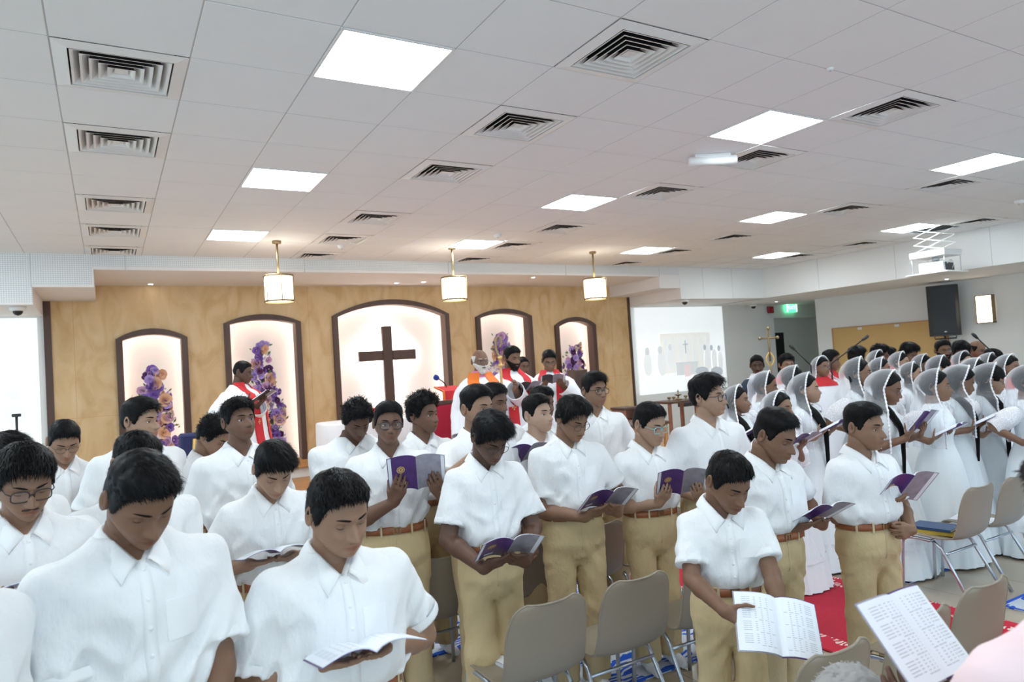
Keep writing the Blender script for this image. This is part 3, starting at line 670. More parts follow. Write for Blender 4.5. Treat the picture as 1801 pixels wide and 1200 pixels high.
def make_trousers(root, q, h, seed, stance=.05):
    H, bw = q.H, q.bw; rs = np.random.RandomState(seed+50); ph = rs.rand(6)*9
    prof = [(.42, .050, .040, -.01), (.455, .088, .068, -.008), (.50, .110, .084, -.004), (.55, .109, .083, -.003), (.585, .101, .076, 0), (.607, .098, .073, 0), (.7, .095, .07, 0)]
    legs = []
    fw = (rs.rand()-.5)*.04
    for sx in (-1, 1):
        f_ = fw*sx*H
        legs.append([((sx*.053*H*bw, 0, .49*H), (sx*.054*H*bw, .008*H+f_, .28*H), .055*H*bw, .046*H, .01), ((sx*.054*H*bw, .008*H+f_, .28*H), (sx*(stance)*H, -.006*H+f_, .045*H), .050*H, .045*H, .02)])
    q.feet = [np.array((sx*stance*H, -.006*H+fw*sx*H, 0)) for sx in (-1, 1)]
    def fn(P):
        f = torso_field(P, prof, H, bw, 1.0); f = np.maximum(f, .43*H-P[..., 2])
        lgf = []
        for lg in legs:
            lgf.append(smin(roundcone(P, *lg[0][:4]), roundcone(P, *lg[1][:4]), .02))
        f = smin(f, np.minimum(lgf[0], lgf[1]), .010)
        x, y, z = P[..., 0], P[..., 1], P[..., 2]
        n1 = vnoise(np.stack([x*12+ph[0], y*12+ph[1], z*5+ph[2]], -1)); n2 = 1-2*np.abs(vnoise(np.stack([x*9+z*7*np.sign(x)+ph[3], y*9, z*19+np.abs(x)*22+ph[4]], -1)))
        k = np.exp(-((z-.44*H)/(.05*H))**2)+.8*np.exp(-((z-.27*H)/(.04*H))**2)+1.2*sst(.16*H, .05*H, z)+.25
        f = f-.0032*n1-.0075*n2*k*sst(.59*H, .54*H, z)
        f = np.maximum(f, z-.608*H); f = np.maximum(f, .035*H-z)
        return f
    V, Q = field_mesh(fn, (-.14*H*bw, -.12*H, .02*H), (.14*H*bw, .12*H, .62*H), h)
    tr = MB(); tr.add(V, [Q], 0, True); tr = tr.build('trousers', [M_khaki], root)
    # belt
    n = 40; a = np.arange(n)*2*math.pi/n; pf = lambda z: (np.interp(z, [p[0] for p in prof], [p[1] for p in prof])*H*bw, np.interp(z, [p[0] for p in prof], [p[2] for p in prof])*H)
    rows = []
    for z, o in ((.582, .003), (.583, .0085), (.594, .0095), (.605, .0085), (.606, .003)):
        A, B = pf(z); p = 2.35; c, s_ = np.sin(a), np.cos(a); r = (np.abs(c/(A+o))**p+np.abs(s_/(B+o))**p)**(-1/p); rows.append(np.stack([c*r, s_*r, np.full(n, z*H)], 1))
    C = MB(); C.add(np.concatenate(rows), [grid_quads(5, n, True)[:, ::-1]], 0, True); be = C.build('belt', [M_belt], root)
    A, B = pf(.594); C = MB(); bx = .0
    for (x0, x1, z0, z1) in ((-.02, -.015, -.017, .017), (.015, .02, -.017, .017), (-.02, .02, -.017, -.013), (-.02, .02, .013, .017), (-.002, .001, -.013, .013)):
        C.box((x0, B+.009, .594*H+z0), (x1, B+.013, .594*H+z1))
    C.build('buckle', [M_brass], be)
    for ang in (-150, -110, -62, -32, 32, 62, 110, 150):
        c, s_ = math.sin(R(ang)), math.cos(R(ang)); r = (abs(c/(A+.0115))**2.35+abs(s_/(B+.0115))**2.35)**(-1/2.35); C = MB()
        C.box((-.005, -.003, .576*H), (.005, .0012, .611*H), M=Tm((c*r, s_*r, 0), (0, 0, -R(ang)))); C.build('belt_loop', [M_khaki2], tr)
    # front seam and pocket slits
    zz = np.linspace(.578*H, .485*H, 8); yv = field_front(fn, np.zeros(8)+.004, zz, .2, -.02); C = MB(); C.tube(np.stack([np.zeros(8)+.004, yv+.001, zz], 1), .0018, 5); C.build('fly_seam', [M_khaki2], tr)
    for sx in (-1, 1):
        C = MB(); ft = q.feet[0 if sx < 0 else 1]
        pr = [(ft+np.array((0, -.03, .045)), ft+np.array((sx*.004, .05, .038)), .036, .036, .02), (ft+np.array((sx*.004, .05, .036)), ft+np.array((sx*.012, .13, .026)), .036, .024, .02), (ft+np.array((0, -.02, .05)), ft+np.array((0, -.01, .11)), .034, .03, .02)]
        Vs, Qs = mesh_prims([(np.float32(a_), np.float32(b_), c_, d_, k_) for a_, b_, c_, d_, k_ in pr], .010); Vs[:, 2] = np.maximum(Vs[:, 2], .002); C.add(Vs, [Qs], 0, True); C.build('sock', [M_sock], root)
    return tr

# ---------------------------------------------------------------- booklets
BOOKM = {}
def booklet_parts(kind):
    """open booklet: x across, y up the page, z towards the reader"""
    if kind in BOOKM: return BOOKM[kind]
    w, hh = .145, .205; n = 9; xs = np.linspace(0, 1, n)
    curve = {'open': (.020, -.004), 'deep': (.030, .035), 'flat': (.012, .0), 'wide': (.02, -.01)}[kind]
    zc_ = curve[0]*np.sin(np.pi*xs**.75)*1.0+curve[1]*xs
    out = {}
    for nm, sx, z0, z1, inset in (('cover', 1, -.0, .0012, 0), ('page_block', 1, .0012, .0048, .004)):
        for sg in (-1, 1):
            X = xs*(w-inset)*sg; ys = (-hh/2+inset, hh/2-inset)
            rows = [np.stack([X, np.full(n, ys[0]), zc_+z0], 1), np.stack([X, np.full(n, ys[1]), zc_+z0], 1), np.stack([X, np.full(n, ys[1]), zc_+z1], 1), np.stack([X, np.full(n, ys[0]), zc_+z1], 1)]
            V = np.concatenate(rows); Q = grid_quads(5, n)
            Q = np.concatenate([grid_quads(4, n), np.stack([np.arange(n-1)+3*n, np.arange(n-1)+3*n+1, np.arange(n-1)+1, np.arange(n-1)], 1)])
            if sg < 0: Q = Q[:, ::-1]
            M = MB(); M.add(V, [Q, [[0, n, 2*n, 3*n], [n-1, 4*n-1, 3*n-1, 2*n-1]]], 0, False); out[(nm, sg)] = M
    # ruled print: thin raised lines of text on the pages
    for sg in (-1, 1):
        M = MB()
        for k in range(24):
            y = hh/2-.022-k*.0070; L = .86 if k % 6 != 5 else .5
            t = np.linspace(.12, L, 6); X = sg*t*(w-.004); Z = np.interp(t, xs, zc_)+.0050
            V = np.concatenate([np.stack([X, np.full(6, y), Z], 1), np.stack([X, np.full(6, y+.0022), Z], 1)]); Q = grid_quads(2, 6); M.add(V, [Q if sg > 0 else Q[:, ::-1]], 0)
        out[('text_lines', sg)] = M
    # gold emblem on the outer cover, a little rosette
    M = MB(); cx = .55; a = np.arange(24)*2*math.pi/24; zc0 = np.interp(.55, xs, zc_)
    def ring(r0, r1, star=0):
        ra = r1*(1+star*np.cos(a*8)); P0 = np.stack([cx*w+r0*np.cos(a), .018+r0*np.sin(a)], 1); P1 = np.stack([cx*w+ra*np.cos(a), .018+ra*np.sin(a)], 1)
        P = np.concatenate([P0, P1]); Z = np.interp(P[:, 0]/w, xs, zc_)-.0008; M.add(np.column_stack([P, Z]), [grid_quads(2, 24, True)[:, ::-1]], 0)
    ring(.016, .0205, .04); ring(.004, .0125, .12); out[('emblem', 1)] = M
    M = MB(); V = np.array([(.40*w, -.075, 0), (.70*w, -.075, 0), (.70*w, -.055, 0), (.40*w, -.055, 0)]); V[:, 2] = np.interp(V[:, 0]/w, xs, zc_)-.0008; M.add(V, [[(0, 3, 2, 1)]], 0); out[('small_print', 1)] = M
    res = {}
    BOOKM[kind] = (out, res); return BOOKM[kind]
def booklet(M4, label, kind='open', group='booklets held open', detail=True, flip=1, s=1.0, covers=None):
    out, res = booklet_parts(kind)
    root = empty('booklet'); root.matrix_world = Matrix([list(map(float, r)) for r in M4]) @ Matrix.Scale(s, 4); tag(root, label, 'booklet', group)
    def part(nm, sg, mt, parent, name):
        key = (nm, sg, mt.name)
        if key not in res: o = out[(nm, sg)].build(name, [mt], parent); res[key] = o.data; return o
        return link(name, res[key], parent)
    cA, cB = covers or (M_purple, M_greycover); c1 = part('cover', 1, cA, root, 'front_cover'); c2 = part('cover', -1, cB, root, 'back_cover')
    p1 = part('page_block', 1, M_paper, root, 'page_block'); p2 = part('page_block', -1, M_paper, root, 'page_block')
    if not covers: part('emblem', 1, M_gold, c1, 'emblem')
    if detail:
        part('text_lines', 1, M_print, p1, 'printed_lines'); part('text_lines', -1, M_print, p2, 'printed_lines'); part('small_print', 1, M_paper, c1, 'printed_line')
    if flip < 0: root.scale = (-s, s, s)
    return root

# ---------------------------------------------------------------- placing a person by where the head shows
SPOTS = []
def place(px, py, d, psi, H0, topfn, floor=0.0, Hfix=None):
    for off in (0, .08, -.08, .16, -.16, .24, -.24, .34, -.34, .45, -.45, .6, -.6, .8):
        r_ = place_at(px, py, d+off*min(1, d/4), psi, H0, topfn, floor)
        if all((r_[1][0]-a)**2+(r_[1][1]-b)**2 > .40**2 for a, b in SPOTS): break
    SPOTS.append((r_[1][0], r_[1][1])); return r_
def place_at(px, py, d, psi, H0, topfn, floor=0.0):
    """px,py pixel of the top of the hair, d distance; returns H, loc, rz"""
    P = at_depth(px, py, d); c = CAM[:2]-P[:2]; c = c/np.linalg.norm(c); v = -c; right = np.array((v[1], -v[0])); hd = math.cos(R(psi))*c+math.sin(R(psi))*right
    rz = math.atan2(-hd[0], hd[1]); H = H0
    for _ in range(4):
        t = topfn(H); H = H*(P[2]-floor)/t[2]
    t = topfn(H); c_, s_ = math.cos(rz), math.sin(rz); off = np.array((c_*t[0]-s_*t[1], s_*t[0]+c_*t[1]))
    return H, np.array((P[0]-off[0], P[1]-off[1], floor)), rz
def to_local(P, loc, rz):
    v = np.asarray(P, float)-loc; c, s = math.cos(-rz), math.sin(-rz); return np.array((c*v[0]-s*v[1], s*v[0]+c*v[1], v[2]))
def top_of(H, hs, head, thick, girl=False):
    q = solve_pose(H, hs, 1, head, None); z = np.array([(math.sin(R(p))*-.0, y, zz) for p, y, zz in ((0, .03, .112+thick), (0, 0, .114+thick), (0, -.03, .112+thick), (0, -.06, .095+thick), (0, -.085, .06+thick*.7))]); W = xf(q.HM, z); return W[np.argmax(W[:, 2])]
PEOPLE = []
def boy(px, py, d, psi, label, head=(0, 20, 0), hair='short', tone=(.30, .16, .095), glasses=None, book=None, bw=1.0, hs=1.0, arm='read', bookd=.27, tilt=35, byaw=0, openness=.25, stub=0, fat=0, seed=None, res=None, floor=0.0, booklabel=None, moustache=False, bkind='open', stance=.055, armfat=1.0, group=None, bscale=1.0, fatb=1.0, axes=None):
    seed = seed if seed is not None else len(PEOPLE)+3
    thick = {'short': .022, 'fade': .022, 'thick': .036, 'curly': .038, 'flat': .028, 'crop': .012}.get(hair, .02)
    H, loc, rz = place(px, py, d, psi, 1.6, lambda H: top_of(H, hs, head, thick), floor)
    q = solve_pose(H, hs, bw, head, None); q.armfat = armfat; root = empty('person', loc, rz); tag(root, label, 'person', group)
    PEOPLE.append((label[:40], round(H, 2))); d = float((np.array((loc[0], loc[1], H))-CAM)@CF)
    res = res if res is not None else (2 if d < 3.6 else 1); hd = head_data(res, 0, fat)
    h = min(.008, max(.0042, d*.0018)); s = H/1.7
    arms, bk = pose_arms(q, loc, rz, arm, book, d, bookd, tilt, byaw, s, axes)
    make_body(root, q, tone, res, hd, arms, h, 0, openness, stub)
    make_hair(root, q, hd, hair, res, seed)
    if moustache: face_hair(root, q, hd, 'moustache', M_fuzz, 'moustache', .0016)
    if glasses: make_glasses(root, q, hd, glasses)
    hsh = .0085 if d < 2.2 else (.011 if d < 3.6 else .014)
    sh, fn = make_shirt(root, q, arms, hsh, seed, detail=d < 4, fatb=fatb)
    make_trousers(root, q, .014 if d < 4 else .018, seed, stance)
    if bk is not None: booklet(bk_world(bk, loc, rz), booklabel or ('booklet held by '+label), bkind, detail=d < 4, s=bscale)
    return root
def bk_world(bk, loc, rz):
    B, X, U, N = bk; M = np.eye(4); Rz = np.array(Matrix.Rotation(rz, 3, 'Z')); M[:3, 0] = Rz@X; M[:3, 1] = Rz@U; M[:3, 2] = Rz@N; M[:3, 3] = Rz@B+loc; return M
def pose_arms(q, loc, rz, arm, book, d, bookd, tilt, byaw, s, axes=None):
    H = q.H; out = []; bk = None
    if book is not None:
        B = to_local(at_depth(book[0], book[1], (d-bookd) if len(book) < 3 else book[2]), loc, rz)
        Rb = np.array(Euler((0, 0, R(byaw))).to_matrix()); X = Rb@np.array((1., 0, 0)); U = Rb@np.array((0, math.cos(R(tilt)), math.sin(R(tilt)))); N = np.cross(X, U)
        if axes is not None:
            Rz = np.array(Matrix.Rotation(-rz, 3, 'Z')); Bs = np.stack([CR, CU, CF]); X = nrm(Rz@(np.array(axes[0], float)@Bs)); U = Rz@(np.array(axes[1], float)@Bs); U = nrm(U-X*(U@X)); N = np.cross(X, U)
        bk = (B, X, U, N)
    for side in (1, -1):
        mode = arm if isinstance(arm, str) else arm[0 if side > 0 else 1]
        sd = np.array((side, 0, 0.)); thumb_n = .3; curl = (18, 30, 20)
        if mode == 'read' and axes is not None:
            if side > 0: K = B-X*.135+U*.015-N*.012; dd = nrm(X*.95-U*.2-N*.1); Wt = K-dd*.085*s; nn = N; th = U
            else: K = B-X*.02-U*.055-N*.032; dd = nrm(-X*.7+U*.2-N*.15); Wt = K-dd*.085*s; nn = N; th = U
            S, E, W = build_arm(q, side, Wt); out.append((S, E, W, dd, nn, th, (4, 12, 10), 1.0 if side > 0 else 0.)); continue
        if mode in ('read', 'under') and bk is not None:
            if mode == 'read':
                K = B+X*side*.100-U*.088-N*.014; dd = nrm(-X*side*.35+U*.85); Wt = K-dd*.075*s; nn = N; th = X*side; curl = (8, 20, 18); thumb_n = 1.3
            else:
                K = B+X*side*.040-U*.070-N*.030; dd = nrm(-X*side*.70+U*.6); Wt = K-dd*.080*s; nn = N; th = U+X*side*.3; curl = (2, 6, 6); thumb_n = -.2
            S, E, W = build_arm(q, side, Wt); out.append((S, E, W, dd, nn, th, curl, thumb_n))
        elif mode == 'down':
            Wt = np.array((side*.150*H*q.bw, .02*H, .485*H)); S, E, W = build_arm(q, side, Wt, (side*.2, -1, -.1)); out.append((S, E, W, nrm(W-E)+np.array((0, .1, 0)), np.array((-side, 0, 0.)), np.array((0, 1, 0.)), (22, 30, 25), .3))
        elif mode == 'clasp':
            Wt = np.array((side*.050*H, .115*H, .50*H)); S, E, W = build_arm(q, side, Wt, (side*1, -.6, 0)); out.append((S, E, W, np.array((-side*.6, .15, -.75)), np.array((0, -1, -.2)), np.array((0, .0, 1.)), (30, 45, 35), .3))
        elif mode == 'back':
            Wt = np.array((side*.04*H, -.135*H, .52*H)); S, E, W = build_arm(q, side, Wt, (side*1, -.3, 0)); out.append((S, E, W, np.array((-side*.8, .0, -.3)), np.array((0, 1, 0.)), np.array((0, .0, 1.)), (30, 45, 35), .3))
        elif mode == 'face':
            HM = q.HM; Wt = xf(HM, np.array([(side*.050, .060, -.155)]))[0]; S, E, W = build_arm(q, side, Wt, (side*1, .0, -1)); tgt = xf(HM, np.array([(side*.045, .105, -.03)]))[0]; out.append((S, E, W, tgt-W, np.array((-side*.3, -1, 0.)), np.array((side*.1, .0, .3)), (25, 30, 20), .3))
        elif mode == 'belly':
            Wt = np.array((side*.085*H, .105*H, .575*H)); S, E, W = build_arm(q, side, Wt); out.append((S, E, W, np.array((-side, .15, .0)), np.array((0, -1, .0)), np.array((0, .0, 1.)), (45, 50, 35), .5))
        elif isinstance(mode, tuple):      # explicit wrist (in H), hand dir, palm normal, thumb
            Wt = np.array(mode[0])*H; S, E, W = build_arm(q, side, Wt); out.append((S, E, W, np.array(mode[1], float), np.array(mode[2], float), np.array(mode[3], float), mode[4] if len(mode) > 4 else (25, 35, 25), .4))
    return out, bk
# ---------------------------------------------------------------- robed figures: girls in veils, choir, clergy
P_SKIRT = [(0, .225, .205, 0), (.17, .195, .175, 0), (.30, .168, .150, 0), (.45, .142, .125, -.002), (.54, .122, .104, -.002), (.60, .100, .080, 0), (.635, .088, .070, .0)] + P_GIRL[3:]
P_ROBE = [(0, .185, .175, 0), (.20, .170, .155, 0), (.40, .150, .130, 0), (.55, .135, .108, 0), (.65, .126, .098, .002), (.72, .122, .090, .004), (.785, .122, .074, .0), (.808, .113, .061, -.004), (.822, .088, .052, -.006), (.836, .062, .045, -.007), (.850, .046, .040, -.008), (.88, .036, .036, -.008)]
P_ROBEFAT = [(z, a*(1.0 if z > .8 else 1.12), b*(1.0 if z > .8 else 1.22), y+(.012 if z < .8 else 0)) for z, a, b, y in P_ROBE]
def robe_loft(H, prof, z0, z1, nz, na, bw, off, pleat, seed, z_pl=.62):
    zz = np.linspace(z0, z1, nz)*H; a = np.arange(na)*2*math.pi/na; A = lerpt(zz/H, prof, 1)*H*bw+off; B = lerpt(zz/H, prof, 2)*H*bw+off; Y = lerpt(zz/H, prof, 3)*H
    c, s = np.sin(a)[None], np.cos(a)[None]; p = 2.3; r = (np.abs(c/A[:, None])**p+np.abs(s/B[:, None])**p)**(-1/p); t = sst(z_pl, .05, zz/H)[:, None]; rs = np.random.RandomState(seed); ph = rs.rand(4)*7
    nzs = vnoise(np.stack([np.cos(a)[None]*3+ph[0]+0*A[:, None], np.sin(a)[None]*3+ph[1]+0*A[:, None], zz[:, None]*1.2+0*c], -1)); n2 = vnoise(np.stack([c*5+ph[2]+0*r, s*5+0*r, zz[:, None]*6+0*r], -1))
    n = pleat[0]; w = np.sin(n*a[None]+nzs*3.0+ph[3]); w2 = np.sin(2.3*n*a[None]+nzs*5); r = r*(1+pleat[1]*t*(w*.7+w2*.3)+pleat[1]*.25*(1-t)*n2*(zz[:, None] < .80*H))
    return np.stack([c*r, s*r+Y[:, None], np.repeat(zz[:, None], na, 1)], -1)
def surf_y(prof, H, bw, x, z, off=0):
    a = np.interp(z/H, [q[0] for q in prof], [q[1] for q in prof])*H*bw+off; b = np.interp(z/H, [q[0] for q in prof], [q[2] for q in prof])*H*bw+off; yc = np.interp(z/H, [q[0] for q in prof], [q[3] for q in prof])*H
    return yc+b*np.clip(1-np.abs(x/a)**2.3, .02, 1)**(1/2.3)
def make_veil(root, q, na, seed, sharp=0.0):
    H, hs = q.H, q.hs; c0 = xf(q.HM, np.array([(0, 0, 0)]))[0]; R3 = q.HM[:3, :3]/hs; fwd = R3[:, 1].copy(); rs = np.random.RandomState(seed); ph = rs.rand()*9
    yw = math.atan2(-fwd[0], fwd[1])*.85; W, D, T = .105*hs, .166*hs, .142*hs
    be = np.radians(np.linspace(90, 0, 11)); al = np.linspace(0, math.pi, na); rows = []
    pit = math.asin(max(-1, min(1, -fwd[2])))*.8
    for b in be:
        P = np.stack([W*np.cos(al)*math.cos(b), .030*hs-D*np.sin(al)*math.cos(b)-.012*hs*(1-math.sin(b)), np.full(na, T*math.sin(b))+0*al], 1)
        P = P@np.array(Euler((-pit, 0, 0)).to_matrix()).T; rows.append(P)
    last = rows[-1].copy(); zb = .60*H-c0[2]+rs.rand()*.04; nz = 18
    for k in range(1, nz+1):
        f = k/nz; z = last[:, 2]*(1-f)+zb*f; sh = sst(.05, .42, f)
        Wk = W*(1-sh)+(.150*H*q.bw)*sh; Dk = D*(1-sh)+(.120*H)*sh; fx = np.cos(al); y0 = (.018*hs)*(1-sh)+.045*H*sh*np.abs(np.cos(al))**2
        pl = 1+.06*sh*np.sin(al*17+ph+3*np.sin(al*3))+.03*sh*np.sin(al*41+ph)
        lx = np.abs(last[:, 0]).max()
        P = np.stack([fx*Wk*pl, y0-np.sin(al)*Dk*pl+last[:, 1].max()*(1-sh)*.5, z], 1)
        rows.append(P)
    V = np.stack(rows)
    # keep the first hanging rows continuous with the dome
    for k in range(1, 6): V[10+k] = V[10+k]*(k/6)+(np.stack([last[:, 0], last[:, 1], V[10+k][:, 2]], 1))*(1-k/6)
    V = V+0.003*vnoise(V*18)[..., None]; nr = len(V); cz, sz = math.cos(yw), math.sin(yw)
    VV = np.stack([V[..., 0]*cz-V[..., 1]*sz+c0[0], V[..., 0]*sz+V[..., 1]*cz+c0[1], V[..., 2]+c0[2]], -1)
    M = MB(); M.add(VV.reshape(-1, 3), [grid_quads(nr, na)], 0, True); ve = M.build('veil', [M_veil], root)
    ed = np.vstack([VV[::-1, 0], VV[1:, -1]]); M = MB(); k = len(ed); ed = spline(ed, k*3)
    M.tube(ed, .0058*hs*(1+.35*np.sin(np.arange(len(ed))*1.9)), 6, smooth=True); M.build('lace_border', [M_lace], ve)
    return ve
def long_hair(root, q, side, seed, length=.30):
    H, hs = q.H, q.hs; p0 = xf(q.HM, np.array([(side*.050, -.040, .02), (side*.062, -.025, -.06)])); z = q.pivot[2]
    pts = [p0[0], p0[1], np.array((side*.072, .005, .850*H)), np.array((side*.080, .055*H, .815*H)), np.array((side*.075, .092*H, .76*H)), np.array((side*.062, .112*H, .69*H)), np.array((side*.055, .105*H, (.82-length)*H))]
    P = spline(pts, 24); rr = np.interp(np.linspace(0, 1, 24), [0, .3, .7, 1], [.048, .042, .036, .010])*hs; V, Q, C = tube_geo(P, rr, 16, True, False, .55)
    V = V+nrm(V-np.repeat(P, 16, 0))*(.003*vnoise(V*70)+.002*np.sin(np.tile(np.arange(16), 24)*2.4))[:, None]
    M = MB(); M.add(V, [Q, C], 0, True); return M.build('long_hair', [M_hair], root)
def bun(root, q):
    M = MB(); a = np.linspace(-math.pi/2, math.pi/2, 9); M.lathe([(.035*math.cos(t), .035*math.sin(t)) for t in a], 14); M.V[0] = xf(q.HM, M.V[0]*np.array((1, .8, 1))+np.array((0, -.105, .0))); return M.build('hair_bun', [M_hair], root)
def robe_sleeve(root, S, E, W, rads, mtl, name='sleeve', n=22, seed=0, flat=None):
    P = spline([S-(E-S)*.02-np.array((S[0]*.18, 0, 0)), S+(E-S)*.33, S+(E-S)*.66, E, E+(W-E)*.5, W][:len(rads)], 22); rr = np.interp(np.linspace(0, 1, 22), np.linspace(0, 1, len(rads)), rads)
    rr = rr*np.interp(np.linspace(0, 1, 22), [0, .04, .1, .16, 1], [.45, .75, .92, 1, 1]); V, Q, C = tube_geo(P, rr, n, False); ax = np.repeat(P, n, 0); V = V+nrm(V-ax)*(.006*vnoise(V*22+seed)[:, None]); V[:, 2] -= .012*np.repeat(sst(.3, 1, np.linspace(0, 1, 22)), n)*(V[:, 2] < ax[:, 2])
    Vi = ax+(V-ax)*.93; m = 22
    M = MB(); M.add(V, [Q], 0, True); M.add(Vi, [Q[:, ::-1]], 0, True); j = np.arange(n); j2 = (j+1) % n; k = (m-1)*n; M.add(np.vstack([V[k:], Vi[k:]]), [np.stack([j, j2, j2+n, j+n], 1)], 0, True)
    return M.build(name, [mtl], root)
def girl(px, py, d, psi, label, head=(10, 8, 0), tone=(.27, .145, .09), glasses=None, book=None, veil=True, hair='girl', bw=.92, hs=.95, arm='read', bookd=.24, tilt=35, byaw=0, openness=.6, seed=None, res=None, bkind='open', hairside=None, group=None, booklabel=None, hidden=False, robe='dress', floor=0.0):
    seed = seed if seed is not None else len(PEOPLE)+3
    H, loc, rz = place(px, py, d, psi, 1.5, lambda H: top_of(H, hs, head, .026 if veil else .014), floor)
    q = solve_pose(H, hs, bw, head, None); q.armfat = .84; root = empty('person', loc, rz); tag(root, label, 'person', group); PEOPLE.append((label[:40], round(H, 2))); d = float((np.array((loc[0], loc[1], H+floor))-CAM)@CF)
    res = res if res is not None else (1 if d < 6 else 0); hd = head_data(res, 1, .3); s = H/1.7*.95
    arms, bk = pose_arms(q, loc, rz, arm, book, d, bookd, tilt, byaw, s)
    make_body(root, q, tone, res, hd, arms, .0068 if d < 5 else .009, 1, openness, 0, core=P_GIRL)
    make_hair(root, q, hd, hair, res, seed)
    if glasses: make_glasses(root, q, hd, glasses)
    na = 168 if d < 5.5 else 84; nz = 46 if d < 5.5 else 28
    if robe == 'dress':
        V = robe_loft(H, P_SKIRT, .012, .842, nz, na, bw, .004, (21, .05), seed); M = MB(); M.add(V.reshape(-1, 3), [grid_quads(nz, na, True)[:, ::-1]], 0, True); dr = M.build('dress', [M_dress], root)
        V = robe_loft(H, P_SKIRT, .150, .178, 4, na, bw, .012, (30, .04), seed+1); M = MB(); M.add(V.reshape(-1, 3), [grid_quads(4, na, True)[:, ::-1]], 0, True); M.build('frill', [M_dress], dr)
        V = robe_loft(H, P_SKIRT, .628, .645, 3, na, bw, .008, (20, .0), seed); M = MB(); M.add(V.reshape(-1, 3), [grid_quads(3, na, True)[:, ::-1]], 0, True); M.build('waistband', [M_lace], dr)
        for (S, E, W, *_r) in arms:
            robe_sleeve(dr, S, E, S+(E-S)*1.0, [x*H for x in (.030, .050, .054, .040)], M_lacesl, seed=seed)
            M = MB(); M.tube([S+(E-S)*.97, S+(E-S)*1.03], .039*H, 20, cap=False); M.build('sleeve_frill', [M_lace], dr)
    else:
        V = robe_loft(H, P_ROBE, .012, .842, nz, na, bw, .004, (16, .03), seed); M = MB(); M.add(V.reshape(-1, 3), [grid_quads(nz, na, True)[:, ::-1]], 0, True); dr = M.build('surplice', [M_alb], root)
        V = robe_loft(H, P_ROBE, .790, .852, 8, na, bw, .010, (16, 0), seed); M = MB(); M.add(V.reshape(-1, 3), [grid_quads(8, na, True)[:, ::-1]], 0, True); M.build('red_yoke', [M_red], dr)
        for (S, E, W, *_r) in arms: robe_sleeve(dr, S, E, W, [x*H for x in (.040, .052, .055, .058, .062, .068)], M_alb, seed=seed)
    if veil: make_veil(root, q, 44 if d < 5.5 else 28, seed)
    if hairside: long_hair(root, q, hairside, seed, length=.28+.05*(seed % 3))
    elif veil is False or hidden: bun(root, q)
    if bk is not None: booklet(bk_world(bk, loc, rz), booklabel or ('booklet held by '+label), bkind, detail=d < 4.6, group='booklets held open')
    return root
def cross_patch(M, cx, y, cz, s, mi=0):
    for a in range(4):
        c, sn = math.cos(a*math.pi/2), math.sin(a*math.pi/2); P = np.array([(0, 0), (.35, .95), (0, .8), (-.35, .95)])*s; M.add(np.stack([cx+P[:, 0]*c-P[:, 1]*sn, np.full(4, y), cz+P[:, 0]*sn+P[:, 1]*c], 1), [[(0, 3, 2, 1), ]], mi)
